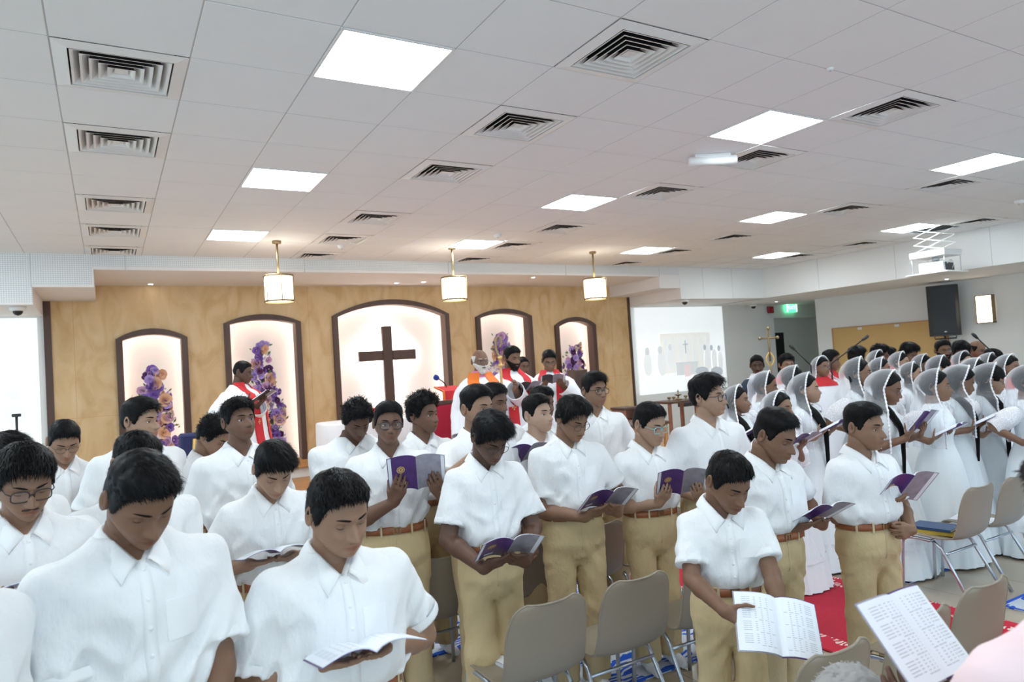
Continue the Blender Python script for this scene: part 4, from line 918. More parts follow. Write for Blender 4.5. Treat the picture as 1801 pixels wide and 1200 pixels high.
def robed(px, py, d, psi, label, head=(0, 5, 0), tone=(.22, .12, .08), hair='short', stole=None, yoke=False, glasses=None, arm='down', book=None, beard=None, fat=False, floor=.0, hs=1.0, bw=1.0, tilt=30, bookd=.3, openness=.5, seed=None, hairmat=None, group=None, booklabel=None, byaw=0, res=None, robe_mat=None, shirtcol=None):
    seed = seed if seed is not None else len(PEOPLE)+3; prof = P_ROBEFAT if fat else P_ROBE
    thick = {'short': .022, 'bald': .0, 'thick': .034, 'curly': .036, 'crop': .012, 'fade': .02, 'flat': .028}[hair]
    H, loc, rz = place(px, py, d, psi, 1.7, lambda H: top_of(H, hs, head, thick), floor)
    q = solve_pose(H, hs, bw, head, None); q.armfat = 1; root = empty('person', loc, rz); tag(root, label, 'person', group); PEOPLE.append((label[:40], round(H, 2))); d = float((np.array((loc[0], loc[1], H+floor))-CAM)@CF)
    res = res if res is not None else (1 if d < 14 else 0); hd = head_data(res, 0, .5 if fat else 0); s = H/1.7
    arms, bk = pose_arms(q, loc, rz, arm, book, d, bookd, tilt, byaw, s)
    make_body(root, q, tone, res, hd, arms, .009, 0, openness, 0)
    make_hair(root, q, hd, hair, res, seed, material=hairmat)
    if beard: face_hair(root, q, hd, 'beard' if beard != 'moustache' else 'moustache', hairmat if beard == 'grey' else M_hair, 'beard' if beard != 'moustache' else 'moustache', .009 if beard != 'moustache' else .004)
    if glasses: make_glasses(root, q, hd, glasses)
    V = robe_loft(H, prof, .012, .842, 34, 90, bw, .004, (13, .035), seed); M = MB(); M.add(V.reshape(-1, 3), [grid_quads(34, 90, True)[:, ::-1]], 0, True); dr = M.build('robe', [robe_mat or M_alb], root)
    for (S, E, W, *_r) in arms: robe_sleeve(dr, S, E, W, [x*H for x in (.042, .050, .050, .052, .052, .056)], robe_mat or M_alb, seed=seed)
    if yoke:
        V = robe_loft(H, prof, .792, .854, 8, 60, bw, .010, (16, 0), seed); M = MB(); M.add(V.reshape(-1, 3), [grid_quads(8, 60, True)[:, ::-1]], 0, True); M.build('red_yoke', [M_red], dr)
    if shirtcol:
        V = robe_loft(H, prof, .826, .866, 5, 60, bw, .008, (16, 0), seed); M = MB(); M.add(V.reshape(-1, 3), [grid_quads(5, 60, True)[:, ::-1]], 0, True); M.build('collar', [shirtcol], dr)
    if stole:
        for sx in (-1, 1):
            zz = np.concatenate([np.linspace(.855, .80, 5), np.linspace(.78, .22, 18)])*H; xc = sx*np.interp(zz/H, [.22, .6, .8, .855], [.070, .060, .062, .040])*H/1.0; w = np.interp(zz/H, [.22, .7, .855], [.028, .026, .020])*H*(1.5 if stole is M_orange else 1.1)
            rows = []
            for f in (-1, -.5, 0, .5, 1): x = xc+w*f; rows.append(np.stack([x, surf_y(prof, H, bw, x, zz, .016), zz], 1))
            back = []
            M = MB(); Vf = np.stack(rows); Vb = Vf-np.array((0, .008, 0)); M.add(Vf.reshape(-1, 3), [grid_quads(5, len(zz))[:, ::-1] if sx > 0 else grid_quads(5, len(zz))[:, ::-1]], 0, True); M.add(Vb.reshape(-1, 3), [grid_quads(5, len(zz))], 0, True); st = M.build('stole', [stole], dr)
            for z in (.30, .62):
                M = MB(); x = float(np.interp(z, [.22, .6, .8], [.070, .060, .062]))*H*sx; cross_patch(M, x, surf_y(prof, H, bw, np.array([x]), np.array([z*H]), .021)[0], z*H, .030); M.build('embroidered_cross', [M_gold], st)
    if bk is not None: booklet(bk_world(bk, loc, rz), booklabel or ('booklet held by '+label), 'open', detail=False, covers=(M_blackbook, M_greycover))
    return root, loc, rz, q, arms
# ---------------------------------------------------------------- the room
YW, YB, XR, XB = 7.55, 6.0, 14.0, 11.9      # altar wall, bulkhead face, right wall, right bulkhead face
def struct(o): o['kind'] = 'structure'; return o
def solid(name, boxes, mt, parent=None, bev=0.0):
    M = MB()
    for lo, hi in boxes: (M.bbox(lo, hi, bev) if bev else M.box(lo, hi))
    return M.build(name, [mt] if not isinstance(mt, list) else mt, parent)
# floor: slab with individual porcelain tiles
fl = struct(solid('floor', [((-6, -8, -.2), (17, 8.2, -.004))], M_grout))
tm = MB(); tm.bbox((-.2985, -.2985, -.03), (.2985, .2985, 0), .0015); tile0 = tm.build('floor_tile', [M_floor], fl); cells = [(i, j) for i in range(0, 18) for j in range(-6, 9)]
cells.sort(key=lambda c: (c[0]*.6-CAM[0])**2+(c[1]*.6-CAM[1])**2); cells = cells[:270]
for k, (i, j) in enumerate(cells):
    o = tile0 if k == 0 else link('floor_tile', tile0.data, fl); o.location = (i*.6+.3, j*.6+.3, 0)
cs = set(cells); M = MB()
for i in range(-10, 28):
    for j in range(-13, 13):
        if (i, j) not in cs: M.box((i*.6+.0015, j*.6+.0015, -.03), (i*.6+.5985, j*.6+.5985, 0))
tag(M.build('far_floor_tiles', [M_floor], fl), kind='stuff')
# ceiling grid
VENTS = [(4, -2), (4, 0), (4, 2), (4, 5), (4, 7), (4, 9), (0, 0), (0, 2), (0, 5), (0, 7), (0, 9), (8, -2), (8, 0), (8, 2), (8, 5), (8, 7), (8, 9), (13, 0), (13, 2), (13, 5), (13, 7), (18, 2), (18, 5), (18, 7), (13, 9)]
LIGHTS = [(2, -1), (2, 3), (2, 7), (7, -1), (7, 3), (7, 7), (12, -1), (12, 3), (12, 7), (17, 3), (17, 7), (7, -5), (2, -5), (12, -5), (-3, -1), (-3, 3), (-3, 7), (-3, -5), (17, -1)]
HOLES = set(VENTS) | set(LIGHTS) | {(18, 3)}
ce = struct(solid('ceiling', [((-6, -8, CEIL+.09), (XB+.2, YB+.1, CEIL+.2))], M_plaster))
tm = MB(); tm.bbox((-.2965, -.2965, 0), (.2965, .2965, .016), .0015); t0 = tm.build('ceiling_tile', [M_tile], ce)
cells = [(i, j) for i in range(-4, 20) for j in range(-5, 10) if (i, j) not in HOLES]
cells.sort(key=lambda c: (c[0]*.6-CAM[0])**2+(c[1]*.6-CAM[1])**2); near = cells[:292]
for k, (i, j) in enumerate(near):
    o = t0 if k == 0 else link('ceiling_tile', t0.data, ce); o.location = (i*.6+.3, j*.6+.3, CEIL+rnd.random()*.0012)
M = MB()
ncs = set(near)
for i in range(-10, 20):
    for j in range(-13, 10):
        if (i, j) not in HOLES and (i, j) not in ncs: M.box((i*.6+.0065, j*.6+.0065, CEIL+.003), (i*.6+.5935, j*.6+.5935, CEIL+.02))
tag(M.build('far_ceiling_tiles', [M_tile], ce), kind='stuff')
M = MB()
for i in range(-9, 21): M.box((i*.6-.0036, -7.8, CEIL+.002), (i*.6+.0036, YB, CEIL+.02)); 
for j in range(-12, 11): M.box((-5.4, j*.6-.0036, CEIL+.0022), (XB+.1, j*.6+.0036, CEIL+.021))
tag(M.build('ceiling_grid', [M_grid], ce), kind='stuff')
def vent_parts():
    M = MB(); h, r = .296, .232
    for a in range(4):
        m = Tm((0, 0, 0), (0, 0, a*math.pi/2)); M.add(xf(m, np.array([(-h, -h, 0), (h, -h, 0), (r, -r, -.012), (-r, -r, -.012), (-r, -r, .05), (r, -r, .05)])), [[(0, 3, 2, 1), (3, 4, 5, 2)]], 0)
    fr = M; sq = []
    for k in range(5):
        s1 = r-.008-k*.040; s0 = s1-.034; M = MB(); t = .011
        for a in range(4):
            m = Tm((0, 0, 0), (0, 0, a*math.pi/2)); V = np.array([(-s1, -s1, -.010), (s1, -s1, -.010), (s0, -s0, .030), (-s0, -s0, .030), (-s1+t, -s1+t, -.008), (s1-t, -s1+t, -.008), (s0-t, -s0+t, .030), (-s0+t, -s0+t, .030)])
            M.add(xf(m, V), [[(4, 7, 6, 5), (0, 4, 5, 1)]], 0); M.add(xf(m, V), [[(0, 1, 2, 3)]], 1)  # upper blade faces coloured black, painting in the shade of the gaps
        if k == 4: M.box((-s0, -s0, .0), (s0, s0, .004))
        sq.append(M)
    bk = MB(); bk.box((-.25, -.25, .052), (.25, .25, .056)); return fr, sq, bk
fr, sq, bk = vent_parts(); vm = {}
for i, j in VENTS:
    v = empty('ceiling_vent', (i*.6+.3, j*.6+.3, CEIL-.001)); k = 'row %d' % i
    colname = {0: 'leftmost', 4: 'second', 8: 'third', 13: 'fourth', 18: 'rightmost'}[i]; rows = sorted([b for a, b in VENTS if a == i]); nth = ['nearest', 'second nearest', 'third nearest', 'fourth nearest', 'fifth nearest', 'farthest'][rows.index(j) if j != rows[-1] else 5]
    tag(v, 'white square louvred air vent, %s of the %s vent row from the left' % (nth, colname) if colname != 'leftmost' else 'white square louvred air vent, %s of the leftmost vent row' % nth, 'air vent', 'ceiling air vents')
    if not vm:
        vm['f'] = fr.build('frame', [M_ventw], v); vm['b'] = bk.build('dark_duct', [M_void], v); vm['l'] = [q_.build('louvre', [M_ventw, M_void], v) for q_ in sq]
    else:
        link('frame', vm['f'].data, v); link('dark_duct', vm['b'].data, v); [link('louvre', q_.data, v) for q_ in vm['l']]
lm = {}
for n_, (i, j) in enumerate(LIGHTS):
    v = empty('ceiling_light', (i*.6+.3, j*.6+.3, CEIL)); c_ = {-3: 'outside the left edge', 2: 'first', 7: 'second', 12: 'third', 17: 'fourth'}[i]; r_ = {-5: 'above the photographer', -1: 'nearest', 3: 'middle', 7: 'farthest'}[j]
    tag(v, 'square glowing LED ceiling panel, %s of the %s panel row from the left' % (r_, c_) if i != -3 else 'square glowing LED ceiling panel, %s, row beyond the left edge' % r_, 'ceiling light', 'LED ceiling panels')
    if not lm:
        M = MB(); 
        for a in range(4): M.box((-.297, -.297, -.006), (.297, -.283, .012), M=Tm((0, 0, 0), (0, 0, a*math.pi/2)))
        lm['f'] = M.build('frame', [M_ventw], v); M = MB(); M.box((-.284, -.284, -.001), (.284, .284, .01)); lm['d'] = M.build('diffuser', [M_panel], v)
    else: link('frame', lm['f'].data, v); link('diffuser', lm['d'].data, v)
# bulkheads and soffits
def perforated():
    m = mat('perforated_plasterboard', (0.80, 0.82, 0.82), 0.8); nd, L, b = nodes_of(m); tc = nd.new('ShaderNodeTexCoord'); s = nd.new('ShaderNodeSeparateXYZ'); L.new(tc.outputs['Object'], s.inputs[0]); fs = []
    for k in ('X', 'Z'):
        mu = nd.new('ShaderNodeMath'); mu.operation = 'MULTIPLY'; mu.inputs[1].default_value = 1/.024; fr_ = nd.new('ShaderNodeMath'); fr_.operation = 'FRACT'; lt = nd.new('ShaderNodeMath'); lt.operation = 'LESS_THAN'; lt.inputs[1].default_value = .48
        L.new(s.outputs[k], mu.inputs[0]); L.new(mu.outputs[0], fr_.inputs[0]); L.new(fr_.outputs[0], lt.inputs[0]); fs.append(lt)
    mm = nd.new('ShaderNodeMath'); mm.operation = 'MULTIPLY'; L.new(fs[0].outputs[0], mm.inputs[0]); L.new(fs[1].outputs[0], mm.inputs[1]); mx = nd.new('ShaderNodeMix'); mx.data_type = 'RGBA'; mx.inputs['A'].default_value = (.80, .82, .82, 1); mx.inputs['B'].default_value = (.52, .55, .56, 1)
    L.new(mm.outputs[0], mx.inputs['Factor']); L.new(mx.outputs['Result'], b.inputs['Base Color']); return m
M_perf = perforated()
Z3, Z2, Z1 = CEIL-.18, CEIL-.395, CEIL-.60
M = MB()
M.box((-7, YB, Z1), (-.54, YW+.4, CEIL+.1)); M.box((-.54, YB, Z2), (.08, YW+.4, CEIL+.1)); M.box((.08, YB, Z3), (9.10, YW+.4, CEIL+.1)); M.box((9.10, YB, Z2), (9.60, YW+.4, CEIL+.1)); M.box((9.60, YB, Z1), (XB+.1, YW+1.6, CEIL+.1)); M.box((XB, -8, Z1), (17, YW+1.6, CEIL+.1))
tr = struct(M.build('trim_1', [M_plaster_warm]))
M = MB(); M.box((-7, YB-.006, Z1+.03), (-.54, YB-.001, CEIL)); M.box((-.54, YB-.006, Z2+.03), (.06, YB-.001, CEIL)); M.box((.06, YB-.006, Z3+.04), (9.6, YB-.001, CEIL)); M.build('perforated_facing', [M_perf], tr)
M = MB(); M.box((9.6, YB-.006, Z1), (XB, YB-.001, CEIL)); M.box((XB-.006, -8, Z1), (XB-.001, YB, CEIL)); M.build('plain_facing', [M_plaster], tr)
M = MB()
for x in (-.55, .42, 2.6, 4.8, 7.0, 9.1): M.box((x-.004, YB-.0075, Z3 if x > .1 else Z2), (x+.004, YB-.002, CEIL-.004))
for y in (4.7, 3.2, 1.7, .2): M.box((XB-.008, y-.003, Z1+.01), (XB-.002, y+.003, CEIL-.01))
for x in (10.2, 11.0): M.box((x-.003, YB-.0075, Z1+.01), (x+.003, YB-.002, CEIL-.01))
tag(M.build('panel_joint', [M_mid] if False else [M_grid], tr), kind='stuff')
# altar wall with arched openings
def arch(xc, w, z0, zs, za, n=22, inset=0.0):
    w = w-inset; zs = zs-inset*.6; za = za-inset; s = za-zs; Rr = (w*w+s*s)/(2*s); cz = za-Rr; a1 = math.asin(w/Rr)
    pts = [(xc-w, z0), (xc+w, z0)]+[(xc+Rr*math.sin(a), cz+Rr*math.cos(a)) for a in np.linspace(a1, -a1, n)]
    return pts
NICHES = [(.755, .44, .58, 2.56, 2.69), (2.29, .55, .58, 2.75, 2.87), (4.41, 1.02, .58, 2.83, 3.085), (6.58, .575, .58, 2.76, 2.895), (8.18, .465, .58, 2.56, 2.71)]
cu = bpy.data.curves.new('stone', 'CURVE'); cu.dimensions = '2D'; cu.fill_mode = 'BOTH'; cu.extrude = .05
def poly(pts):
    s = cu.splines.new('POLY'); s.points.add(len(pts)-1); s.use_cyclic_u = True
    for p, (x, z) in zip(s.points, pts): p.co = (x, z, 0, 1)
poly([(-.46, .58), (9.55, .58), (9.55, 3.40), (-.46, 3.40)])
for nc in NICHES: poly(arch(*nc)[::-1] if False else [(x, max(z, .60) if k < 2 else z) for k, (x, z) in enumerate(arch(*nc))])
tmp = bpy.data.objects.new('stone_tmp', cu); col.objects.link(tmp); dg = bpy.context.evaluated_depsgraph_get(); me = bpy.data.meshes.new_from_object(tmp.evaluated_get(dg)); bpy.data.objects.remove(tmp)
wb = struct(solid('wall_back', [((-6, YW+.32, -.2), (16.5, YW+.5, 3.6)), ((-6, YW, 0), (-.5, YW+.32, 3.6)), ((9.62, YW, 0), (14.05, YW+.32, 3.6)), ((14.05, YW, 2.58), (16.4, YW+.32, 3.6)), ((-.5, YW-.05, -.1), (9.6, YW+.32, .56))], M_plaster))
sw = link('stone_facing', me, wb); me.materials.clear(); me.materials.append(M_stone); sw.rotation_euler = (R(90), 0, 0); sw.location = (0, YW+.01, 0)
M = MB(); M.box((-.54, YW-.06, -.1), (-.455, YW+.1, 3.4)); M.build('dark_edge_post', [M_dwood], wb); M = MB(); M.box((9.545, YW-.06, -.1), (9.60, YW+.1, 3.4)); M.build('dark_edge_post', [M_dwood], wb)
M = MB(); M.bbox((-.45, YW-.14, .46), (9.54, YW-.03, .58), .01); M.build('skirting_ledge', [M_owood], wb)
M = MB(); 
for x in (-.2, 3.0, 5.9, 7.6, 9.1): M.box((x-.002, YW-.0412, .6), (x+.002, YW-.0395, 3.4))
for z in (1.5,): M.box((-.45, YW-.0412, z-.002), (.3, YW-.0395, z+.002)); M.box((8.7, YW-.0412, z-.002), (9.5, YW-.0395, z+.002))
tag(M.build('stone_joint', [M_owood], wb), kind='stuff')
for k, nc in enumerate(NICHES):
    xc, w, z0, zs, za = nc; t = .085; out = arch(xc, w+.02, z0, zs, za+.01); inn = arch(xc, w+.02-t, z0, zs-.02, za+.01-t); n = len(out); tr_ = MB()
    O = np.array(out); I = np.array(inn); yf, yb = YW-.10, YW+.10
    def ring(P, y): return np.stack([P[:, 0], np.full(len(P), y), P[:, 1]], 1)
    V = np.vstack([ring(O, yf), ring(I, yf-.0), ring(I, yb), ring(O, yb)]); q1 = []
    idx = list(range(1, n))+[0]
    for a, b in zip(idx[:-1], idx[1:]): q1 += [(a, b, b+n, a+n), (a+n, b+n, b+2*n, a+2*n), (a+2*n, b+2*n, b+3*n, a+3*n), (a+3*n, b+3*n, b, a)]
    tr_.add(V, [q1], 0); nm = ['leftmost', 'second', 'central', 'fourth', 'rightmost'][k]
    fo = tr_.build('niche_frame', [M_dwood], wb)
    # white cavity behind the frame: back board and reveal
    C = MB(); cav = np.array(arch(xc, w+.0, z0, zs, za)); V = np.vstack([ring(cav, YW+.0), ring(cav, YW+.30)]); C.add(V, [[(a, a+n, b+n, b) for a, b in zip(idx[:-1], idx[1:])]], 0); C.box((xc-w-.05, YW+.29, z0-.02), (xc+w+.05, YW+.315, za+.05)); C.build('niche_lining', [M_nichew], wb)
    # warm strip tucked behind the frame
    L_ = MB(); p = np.array(arch(xc, w-.02, z0+.02, zs-.01, za-.02)); P = np.stack([p[:, 0], np.full(n, YW+.125), p[:, 1]], 1)[idx]; L_.tube(spline(P, 3*n)[:-1], .008, 5); L_.build('led_strip', [M_led], fo)
# cross in the central niche
cx = 4.345; t = empty('wall_cross', (cx, YW+.14, 0)); tag(t, 'large dark brown wooden cross glowing at its edges in the central arched niche', 'cross')
M = MB(); M.bbox((-.088, -.06, .95), (.088, .03, 2.655), .012); M.build('upright_beam', [M_dwood], t); M = MB(); M.bbox((-.51, -.062, 2.065), (-.089, .028, 2.24), .012); M.bbox((.089, -.062, 2.065), (.51, .028, 2.24), .012); M.build('cross_beam', [M_dwood], t)
M = MB(); M.box((-.06, .045, 1.0), (.06, .055, 2.62)); M.box((-.48, .045, 2.1), (.48, .055, 2.2)); M.build('backlight', [M_led2], t)
# projection screens
for k, (x0, x1) in enumerate(((-3.9, -.61), (9.70, 12.25))):
    s = empty('projection_screen', ((x0+x1)/2, YW-.07, 1.96)); w = (x1-x0)/2
    tag(s, 'white projection screen at the left edge showing a pale live picture' if k == 0 else 'white projection screen right of the stone wall with a pale picture of the altar', 'screen')
    M = MB(); M.box((-w, -.006, -.90), (w, .006, .92)); M.build('screen_sheet', [M_screenw], s)
    M = MB(); M.bbox((-w-.05, -.05, .93), (w+.05, .03, 1.0), .01); M.build('casing', [M_plaster], s)
    def blk(nm, boxes, key, d=.008):
        M = MB()
        for (a, b, c, e) in boxes: M.box((a*w, -d-.001, b*.9), (c*w, -.007, e*.9))
        return M.build(nm, [M_scr[key]], s)
    if k == 1:
        blk('projected_wall', [(-.5, -.55, .65, .40)], 'cream'); blk('projected_arches', [(-.42+.16*q, -.3, -.34+.16*q, .30) for q in range(7)], 'pale', .010); blk('projected_cross', [(.045, -.1, .075, .22), (0, .10, .12, .14)], 'dark', .012); blk('projected_table', [(-.2, -.36, .34, -.30), (-.18, -.62, .32, -.36)], 'grey', .012); blk('projected_red_cloth', [(.0, -.66, .14, -.38)], 'pink', .014)
        def blob(nm, pts, key, r):
            M = MB()
            for (a, b, rx, rz_) in pts:
                an = np.arange(12)*2*math.pi/12; M.add(np.stack([a*w+rx*np.cos(an), np.full(12, -r), b*.9+rz_*np.sin(an)], 1), [[list(range(12))]], 0)
            return M.build(nm, [M_scr[key]], s)
        [blob('projected_head', [q_], 'grey', .018) for q_ in [(-.80, .0, .07, .09), (-.52, .02, .07, .09), (-.30, .07, .06, .08)]]; [blob('projected_robe', [q_], 'pale', .013+.0006*k_) for k_, q_ in enumerate([(-.80, -.3, .12, .26), (-.5, -.3, .13, .28), (-.3, -.22, .1, .24), (.55, -.3, .1, .26), (.72, -.3, .09, .25), (.86, -.34, .08, .22)])]; [blob('projected_figure', [q_], 'dark', .019) for q_ in [(.50, .02, .05, .07), (.66, .0, .05, .07), (.84, -.02, .05, .07), (.40, -.55, .2, .1), (.75, -.6, .2, .12)]]
    else:
        def blob(nm, pts, key, r):
            M = MB()
            for (a, b, rx, rz_) in pts:
                an = np.arange(12)*2*math.pi/12; M.add(np.stack([a*w+rx*np.cos(an), np.full(12, -r), b*.9+rz_*np.sin(an)], 1), [[list(range(12))]], 0)
            return M.build(nm, [M_scr[key]], s)
        [blob('projected_figure', [q_], 'pale', .010+.0006*k_) for k_, q_ in enumerate([(.83, -.12, .07, .10), (.83, -.38, .13, .16), (.66, -.12, .06, .09), (.64, -.4, .12, .17), (.45, -.4, .1, .2)])]; blk('projected_seats', [(.4, -.85, .95, -.66)], 'pale', .012)
# alcove at the back right with a dark doorway, and the right-hand wall
dr = struct(solid('door_1', [((14.06, YW+.26, 0), (14.68, YW+.315, 2.24))], M_void)); M = MB(); M.box((14.02, YW+.22, 0), (14.06, YW+.32, 2.28)); M.box((14.68, YW+.22, 0), (14.72, YW+.32, 2.28)); M.box((14.02, YW+.22, 2.24), (14.72, YW+.32, 2.28)); M.build('door_frame', [M_plaster], dr)
wr = struct(solid('wall_right', [((XR, -8, -.2), (17, 6.36, 3.6))], M_plaster))
struct(solid('wall_far_right', [((16.3, 6.2, 0), (16.5, 8.2, 3.6))], M_plaster))
tb = empty('notice_board', (XR-.02, 4.75, 1.52)); tag(tb, 'long tan veneer board on the right wall behind the choir', 'board'); M = MB(); M.bbox((-.012, -1.2, -.75), (.012, 1.2, .69), .004); M.build('board_panel', [M_tanboard], tb)
M = MB()
for y0, y1, z0, z1 in ((-1.22, 1.22, .68, .70), (-1.22, 1.22, -.77, -.75), (-1.22, -1.2, -.76, .69), (1.2, 1.22, -.76, .69)): M.box((-.02, y0, z0), (.012, y1, z1))
M.build('board_edging', [M_owood], tb)
for y in (.55, -.25): M = MB(); M.bbox((-.03, y-.05, .62), (-.011, y+.05, .67), .004); M.build('clip', [M_ventw], tb)
# ---------------------------------------------------------------- fittings
def pos(px, py, Y): return on_y(px, py, Y)
for k, (px) in enumerate((490, 800, 1047)):
    x = (1.98, 4.28, 6.65)[k]; t = empty('pendant_lamp', (x, 4.75, 0)); tag(t, ['leftmost', 'middle', 'rightmost'][k]+' of three drum pendant lamps with brass rings', 'lamp', 'brass drum pendants')
    z0, z1 = 2.77, 3.09; r = .172
    M = MB(); M.lathe([(0, z0+.02), (r-.012, z0+.02), (r-.012, z1-.02), (0, z1-.02)], 32, smooth=False); M.build('shade', [M_shade], t)
    for z in (z0, z1-.02):
        M = MB(); M.lathe([(r-.01, z), (r+.003, z), (r+.003, z+.022), (r-.01, z+.022), (r-.01, z)], 32); M.build('brass_ring', [M_brass], t)
    for a in range(6): M = MB(); M.tube([(r*math.cos(a*1.047+.5), r*math.sin(a*1.047+.5), z0), (r*math.cos(a*1.047+.5), r*math.sin(a*1.047+.5), z1)], .0065, 6); M.build('strap', [M_brass], t)
    M = MB(); M.tube([(0, 0, z1-.02), (0, 0, CEIL-.01)], .014, 10); M.build('rod', [M_brass], t); M = MB(); M.lathe([(0, CEIL-.03), (.05, CEIL-.03), (.055, CEIL-.001), (0, CEIL-.001)], 20); M.build('ceiling_cup', [M_brass], t)
for k, (px, py, z) in enumerate(((265, 500, Z3), (697, 498, Z3), (745, 496, Z3), (938, 488, Z3), (1366, 531, Z1), (1665, 491, Z1))):
    P = on_z(px, py, z); P[1] = min(P[1], YW-.15) if k < 4 else P[1]; t = empty('downlight', (P[0], P[1], z)); tag(t, ['small round downlight in the soffit above the leftmost niche', 'small round downlight in the soffit above the central niche', 'small round downlight left of the middle pendant lamp', 'small round downlight in the soffit above the fourth niche', 'round downlight before the exit sign', 'round downlight in the soffit above the black loudspeaker'][k], 'downlight', 'recessed downlights')
    M = MB(); M.lathe([(.03, -.004), (.05, -.006), (.052, -.0005)], 20); M.build('rim', [M_ventw], t); M = MB(); M.lathe([(0, -.003), (.03, -.003), (.031, -.001)], 20); M.build('lens', [M_panel if k > 3 else M_led2], t)
for k, (px, py, z) in enumerate(((31, 540, Z1), (1204, 527, Z1), (1325, 537, Z1))):
    P = on_z(px, py, z); P[1] = min(P[1], YW-.25); P[0] = on_y(px, py, P[1])[0]; t = empty('dome_camera', (P[0], P[1], z)); tag(t, ['white security camera under the soffit at the far left', 'small security camera under the soffit above the right screen', 'small security camera left of the red alarm box'][k], 'security camera', 'soffit cameras')
    M = MB(); M.lathe([(.0, -.001), (.085, -.001), (.085, -.035), (.06, -.05), (0, -.05)], 20); M.build('housing', [M_ventw], t); M = MB(); M.lathe([(.052, -.05), (.048, -.075), (.03, -.095), (0, -.105)], 18); M.build('smoked_dome', [M_black], t)
t = empty('exit_sign', (14.62, YW-.06, 2.82)); tag(t, 'green illuminated exit sign on the far wall above the doorway', 'sign'); M = MB(); M.bbox((-.19, -.03, -.11), (.19, .03, .11), .008); M.build('sign_box', [M_exit], t)
M = MB(); 
for x0, x1 in ((-.19, -.15), (.15, .19)): M.box((x0, -.034, -.10), (x1, -.031, .10))
M.build('light_edge', [M_exitw], t)
def text(s, size, mt, parent, loc, rot=(R(90), 0, 0), name='lettering'):
    c = bpy.data.curves.new(name, 'FONT'); c.body = s; c.size = size; c.extrude = .001; c.align_x = 'CENTER'; c.align_y = 'CENTER'; o = bpy.data.objects.new('t', c); col.objects.link(o); m = bpy.data.meshes.new_from_object(o.evaluated_get(bpy.context.evaluated_depsgraph_get())); bpy.data.objects.remove(o); m.materials.clear(); m.materials.append(mt); r_ = link(name, m, parent); r_.location = loc; r_.rotation_euler = rot; return r_
text('EXIT', .13, M_exitw, t, (0, -.034, 0))
t = empty('fire_alarm', (13.90, YW-.05, 2.78)); tag(t, 'small red fire alarm box left of the exit sign', 'alarm'); M = MB(); M.bbox((-.09, -.03, -.08), (.09, .03, .08), .01); M.build('alarm_box', [M_alarm], t); M = MB(); M.lathe([(0, .012), (.035, .01), (.04, 0)], 14, M=Tm((0, -.03, 0), (R(90), 0, 0))); M.build('strobe', [M_crimson], t)
# loudspeaker and sconce on the right wall
t = empty('loudspeaker', (XR-.27, 3.46, 2.36), R(-58)); tag(t, 'black loudspeaker box mounted high on the right wall', 'loudspeaker')
M = MB(); o = [(-.255, -.13), (-.20, -.2), (.20, -.2), (.255, -.13), (.15, .17), (-.15, .17)]
V = np.array([(x, y, z) for z in (-.47, .47) for x, y in o]); M.add(V, [[tuple(range(6))[::-1]], [tuple(range(6, 12))], [(k, (k+1) % 6, (k+1) % 6+6, k+6) for k in range(6)]], 0); M.build('cabinet', [M_black], t)
M = MB(); M.bbox((-.19, -.212, -.43), (.19, -.200, .43), .004); M.build('grille', [M_blackm], t); M = MB(); M.tube([(-.17, -.1, -.475), (-.17, -.1, -.52), (.17, -.1, -.52), (.17, -.1, -.475)], .012, 8); M.tube([(0, -.1, -.52), (0, .28, -.45)], .015, 8); M.build('bracket', [M_blackm], t)
M = MB(); M.bbox((-.02, -.216, -.40), (.02, -.211, -.385), .001); M.build('badge', [M_ventw], t)
t = empty('wall_sconce', (XR-.06, 2.83, 2.325)); tag(t, 'lit rectangular wall lamp in a brass frame right of the loudspeaker', 'lamp'); M = MB(); M.bbox((-.05, -.13, -.24), (.055, .13, .24), .008); M.build('glowing_shade', [M_shade], t)
M = MB()
for z in (-.25, .24): M.box((-.06, -.14, z), (.06, .14, z+.014))
for y in (-.14, .126): M.box((-.06, y, -.25), (.055, y+.014, .25))
M.box((-.056, -.13, -.006), (-.050, .13, .006)) if False else None
for y in (.05, ): M.box((-.056, y, -.24), (-.050, y+.006, .24))
for z in (-.18, .16): M.box((-.056, -.13, z), (-.05, .13, z+.005))
M.build('brass_frame', [M_brass], t)
# emergency strip light on the ceiling, and small ceiling heads
t = empty('emergency_light', (4.6, .33, CEIL), R(-28)); tag(t, 'small white emergency strip light under the ceiling beside a vent', 'ceiling light'); M = MB(); M.tube([(-.2, 0, -.055), (.2, 0, -.055)], .038, 16); M.build('tube_cover', [M_ventw], t); M = MB(); M.bbox((-.15, -.03, -.03), (.15, .03, 0), .004); M.build('base_plate', [M_ventw], t)
for k, (px, py) in enumerate(((875, 412), (1460, 120), (1792, 353), (600, 432))):
    P = on_z(px, py, CEIL); t = empty('smoke_detector', (P[0], P[1], CEIL)); tag(t, ['small white ceiling detector beside the panel near the middle pendant', 'tiny sprinkler head on the upper right ceiling', 'small white detector at the right edge of the ceiling', 'tiny detector left of the middle pendant lamp'][k], 'smoke detector', 'ceiling detectors'); s_ = 1 if k != 1 else .4
    M = MB(); M.lathe([(0, -.04*s_), (.035*s_, -.04*s_), (.05*s_, -.02*s_), (.052*s_, 0)], 18); M.build('housing', [M_ventw], t); M = MB(); M.lathe([(0, -.05*s_), (.012*s_, -.048*s_), (.014*s_, -.038*s_)], 12); M.build('sensor', [M_grid], t)
